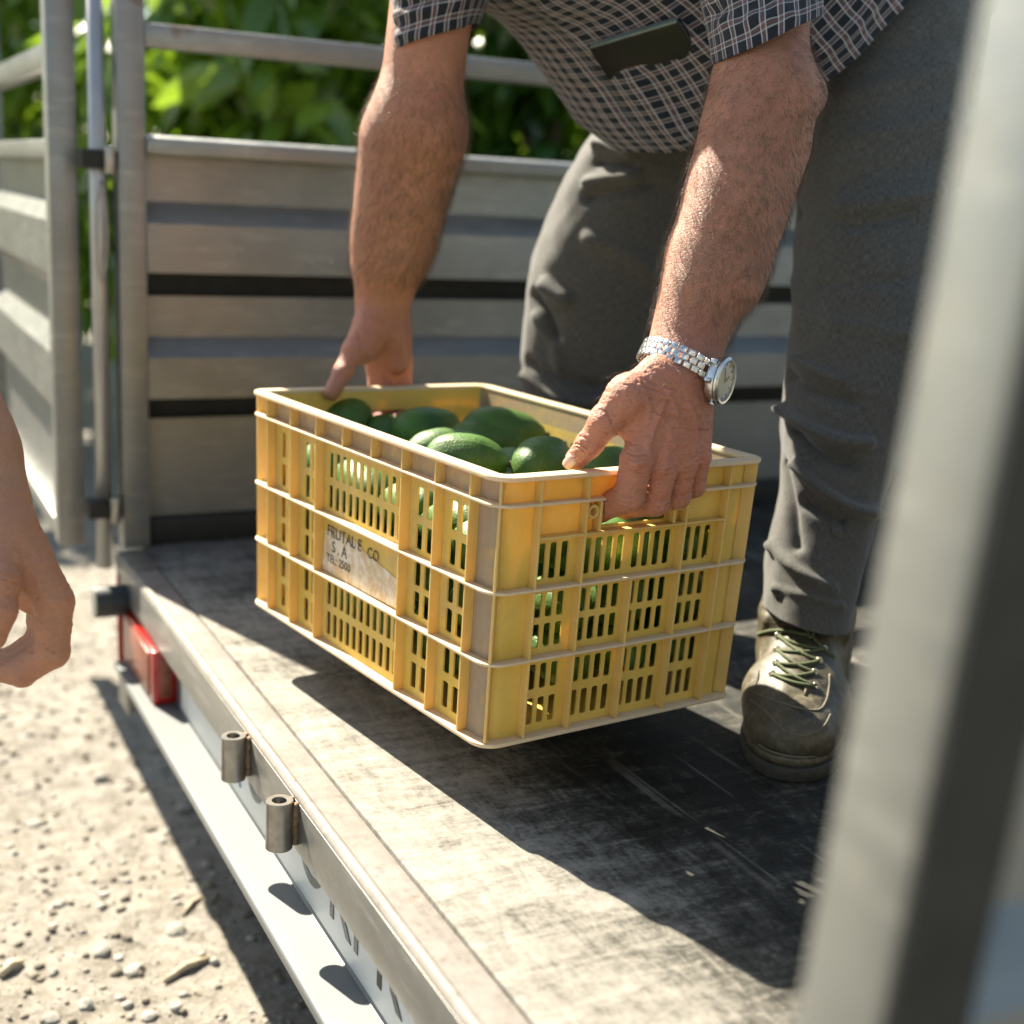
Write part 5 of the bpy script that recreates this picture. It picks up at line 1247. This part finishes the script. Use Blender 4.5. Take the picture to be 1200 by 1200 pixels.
BT = np.array([-.24, 1.70]); sh0 = BS; sh1 = BS + np.array([-.46, .14, .03]); nk = (sh0 + sh1) / 2 + np.array([0, 0, .06]); hd2 = nk + np.array([.05, -.02, .17]); pel = np.array([*((sh0 + sh1) / 2)[:2], .42]) + np.array([-.06, .08, 0])
tr = [(pel, (sh0 + sh1) / 2 - [0, 0, .08], .12, .13, .05), ((sh0 + sh1) / 2, sh0, .09, .055, .05), ((sh0 + sh1) / 2, sh1, .09, .055, .05), (nk, hd2, .055, .05, .03), (hd2, hd2 + [0, 0, .03], .088, .085, .03), (hd2 + [.05, -.05, -.05], hd2 + [.055, -.055, -.07], .05, .04, .03), (hd2 + [.065, -.065, 0], hd2 + [.078, -.078, -.025], .01, .015, .012),
      (sh1, sh1 + [-.05, .03, -.28], .052, .045, .03), (sh1 + [-.05, .03, -.28], sh1 + [.02, -.04, -.52], .043, .03, .03), (sh1 + [.02, -.04, -.52], sh1 + [.04, -.06, -.62], .034, .024, .02)]
v3_, q3_ = sdf_grid([(.03, tr)], .007)
me = mesh_np('body', np.concatenate([v_, v3_]), np.concatenate([q_, q3_ + len(v_)])); hand_attr(me, [U(50, 720, D)], [None], 1)
bbody = obj('body', me, M_skin2, by)
c0 = (sh0 + sh1) / 2; la = unit(sh0 - sh1); fw_ = unit(np.cross(la, [0, 0, 1]))
M_shirt2 = simple('plain_work_shirt', (.16, .19, .22), .9, 0, .15, 20, .3, 600); M_trou2 = simple('dark_work_trousers', (.06, .065, .07), .9, 0, .15, 20, .3, 600)
ks = [(0, pel + [0, 0, -.02], la * .19, fw_ * .14), (.4, (pel + c0) / 2, la * .19, fw_ * .145), (.85, c0 - [0, 0, .02], la * .225, fw_ * .13), (1, nk, la * .09, fw_ * .08)]
a_, b_, c_ = loft([ring(c, a, b, 64, .9) for c, a, b in interp_rings(ks, 40)]); cloth('shirt', a_, b_, c_, M_shirt2, by)
sa_ = unit(BE - BS); s1_ = unit(np.cross(sa_, CZ)); s2_ = np.cross(sa_, s1_)
ks = [(0, BS - sa_ * .05, s1_ * .075, s2_ * .085), (.5, BS + sa_ * .06, s1_ * .070, s2_ * .074), (1, BS + (BE - BS) * .48, s1_ * .066, s2_ * .066)]
a_, b_, c_ = loft([ring(c, a, b, 56, .95) for c, a, b in interp_rings(ks, 30)]); cloth('sleeve', a_, b_, c_, M_shirt2, by)
leg_v = []
for s_ in (-1, 1):
    tp = pel + la * s_ * .09; ft = np.array([tp[0] + la[0] * s_ * .03, tp[1] + la[1] * s_ * .03, GROUND + .03]); kn = (tp + ft) / 2
    ks = [(0, ft, la * .06, fw_ * .06), (.5, kn, la * .078, fw_ * .085), (1, tp + [0, 0, .05], la * .10, fw_ * .12)]
    leg_v.append((loft([ring(c, a, b, 48, .95) for c, a, b in interp_rings(ks, 40)]), ft))
ofs = 0; VV, FF = [], []
for (a, b, c), ft in leg_v: VV.append(a); FF.append(b + ofs); ofs += len(a)
cloth('trousers', np.concatenate(VV), np.concatenate(FF), None, M_trou2, by)
for (_, ft) in leg_v:
    vv, qq = sdf_grid([(.02, [(ft + [0, 0, .02], ft + fw_ * .16 * (1 if fw_ @ CX > 0 else -1) + [0, 0, .012], .045, .038, .02)])], .006); vv[:, 2] = np.maximum(vv[:, 2], GROUND + .002); obj('shoe', mesh_np('shoe', vv, qq), M_black, by)
hv_, hq_ = sdf_grid([(.02, [(hd2 + [-.02, .02, .03], hd2 + [-.01, .01, .06], .088, .08, .02)])], .007); obj('hair', mesh_np('hair', hv_, hq_), M_hair, by)
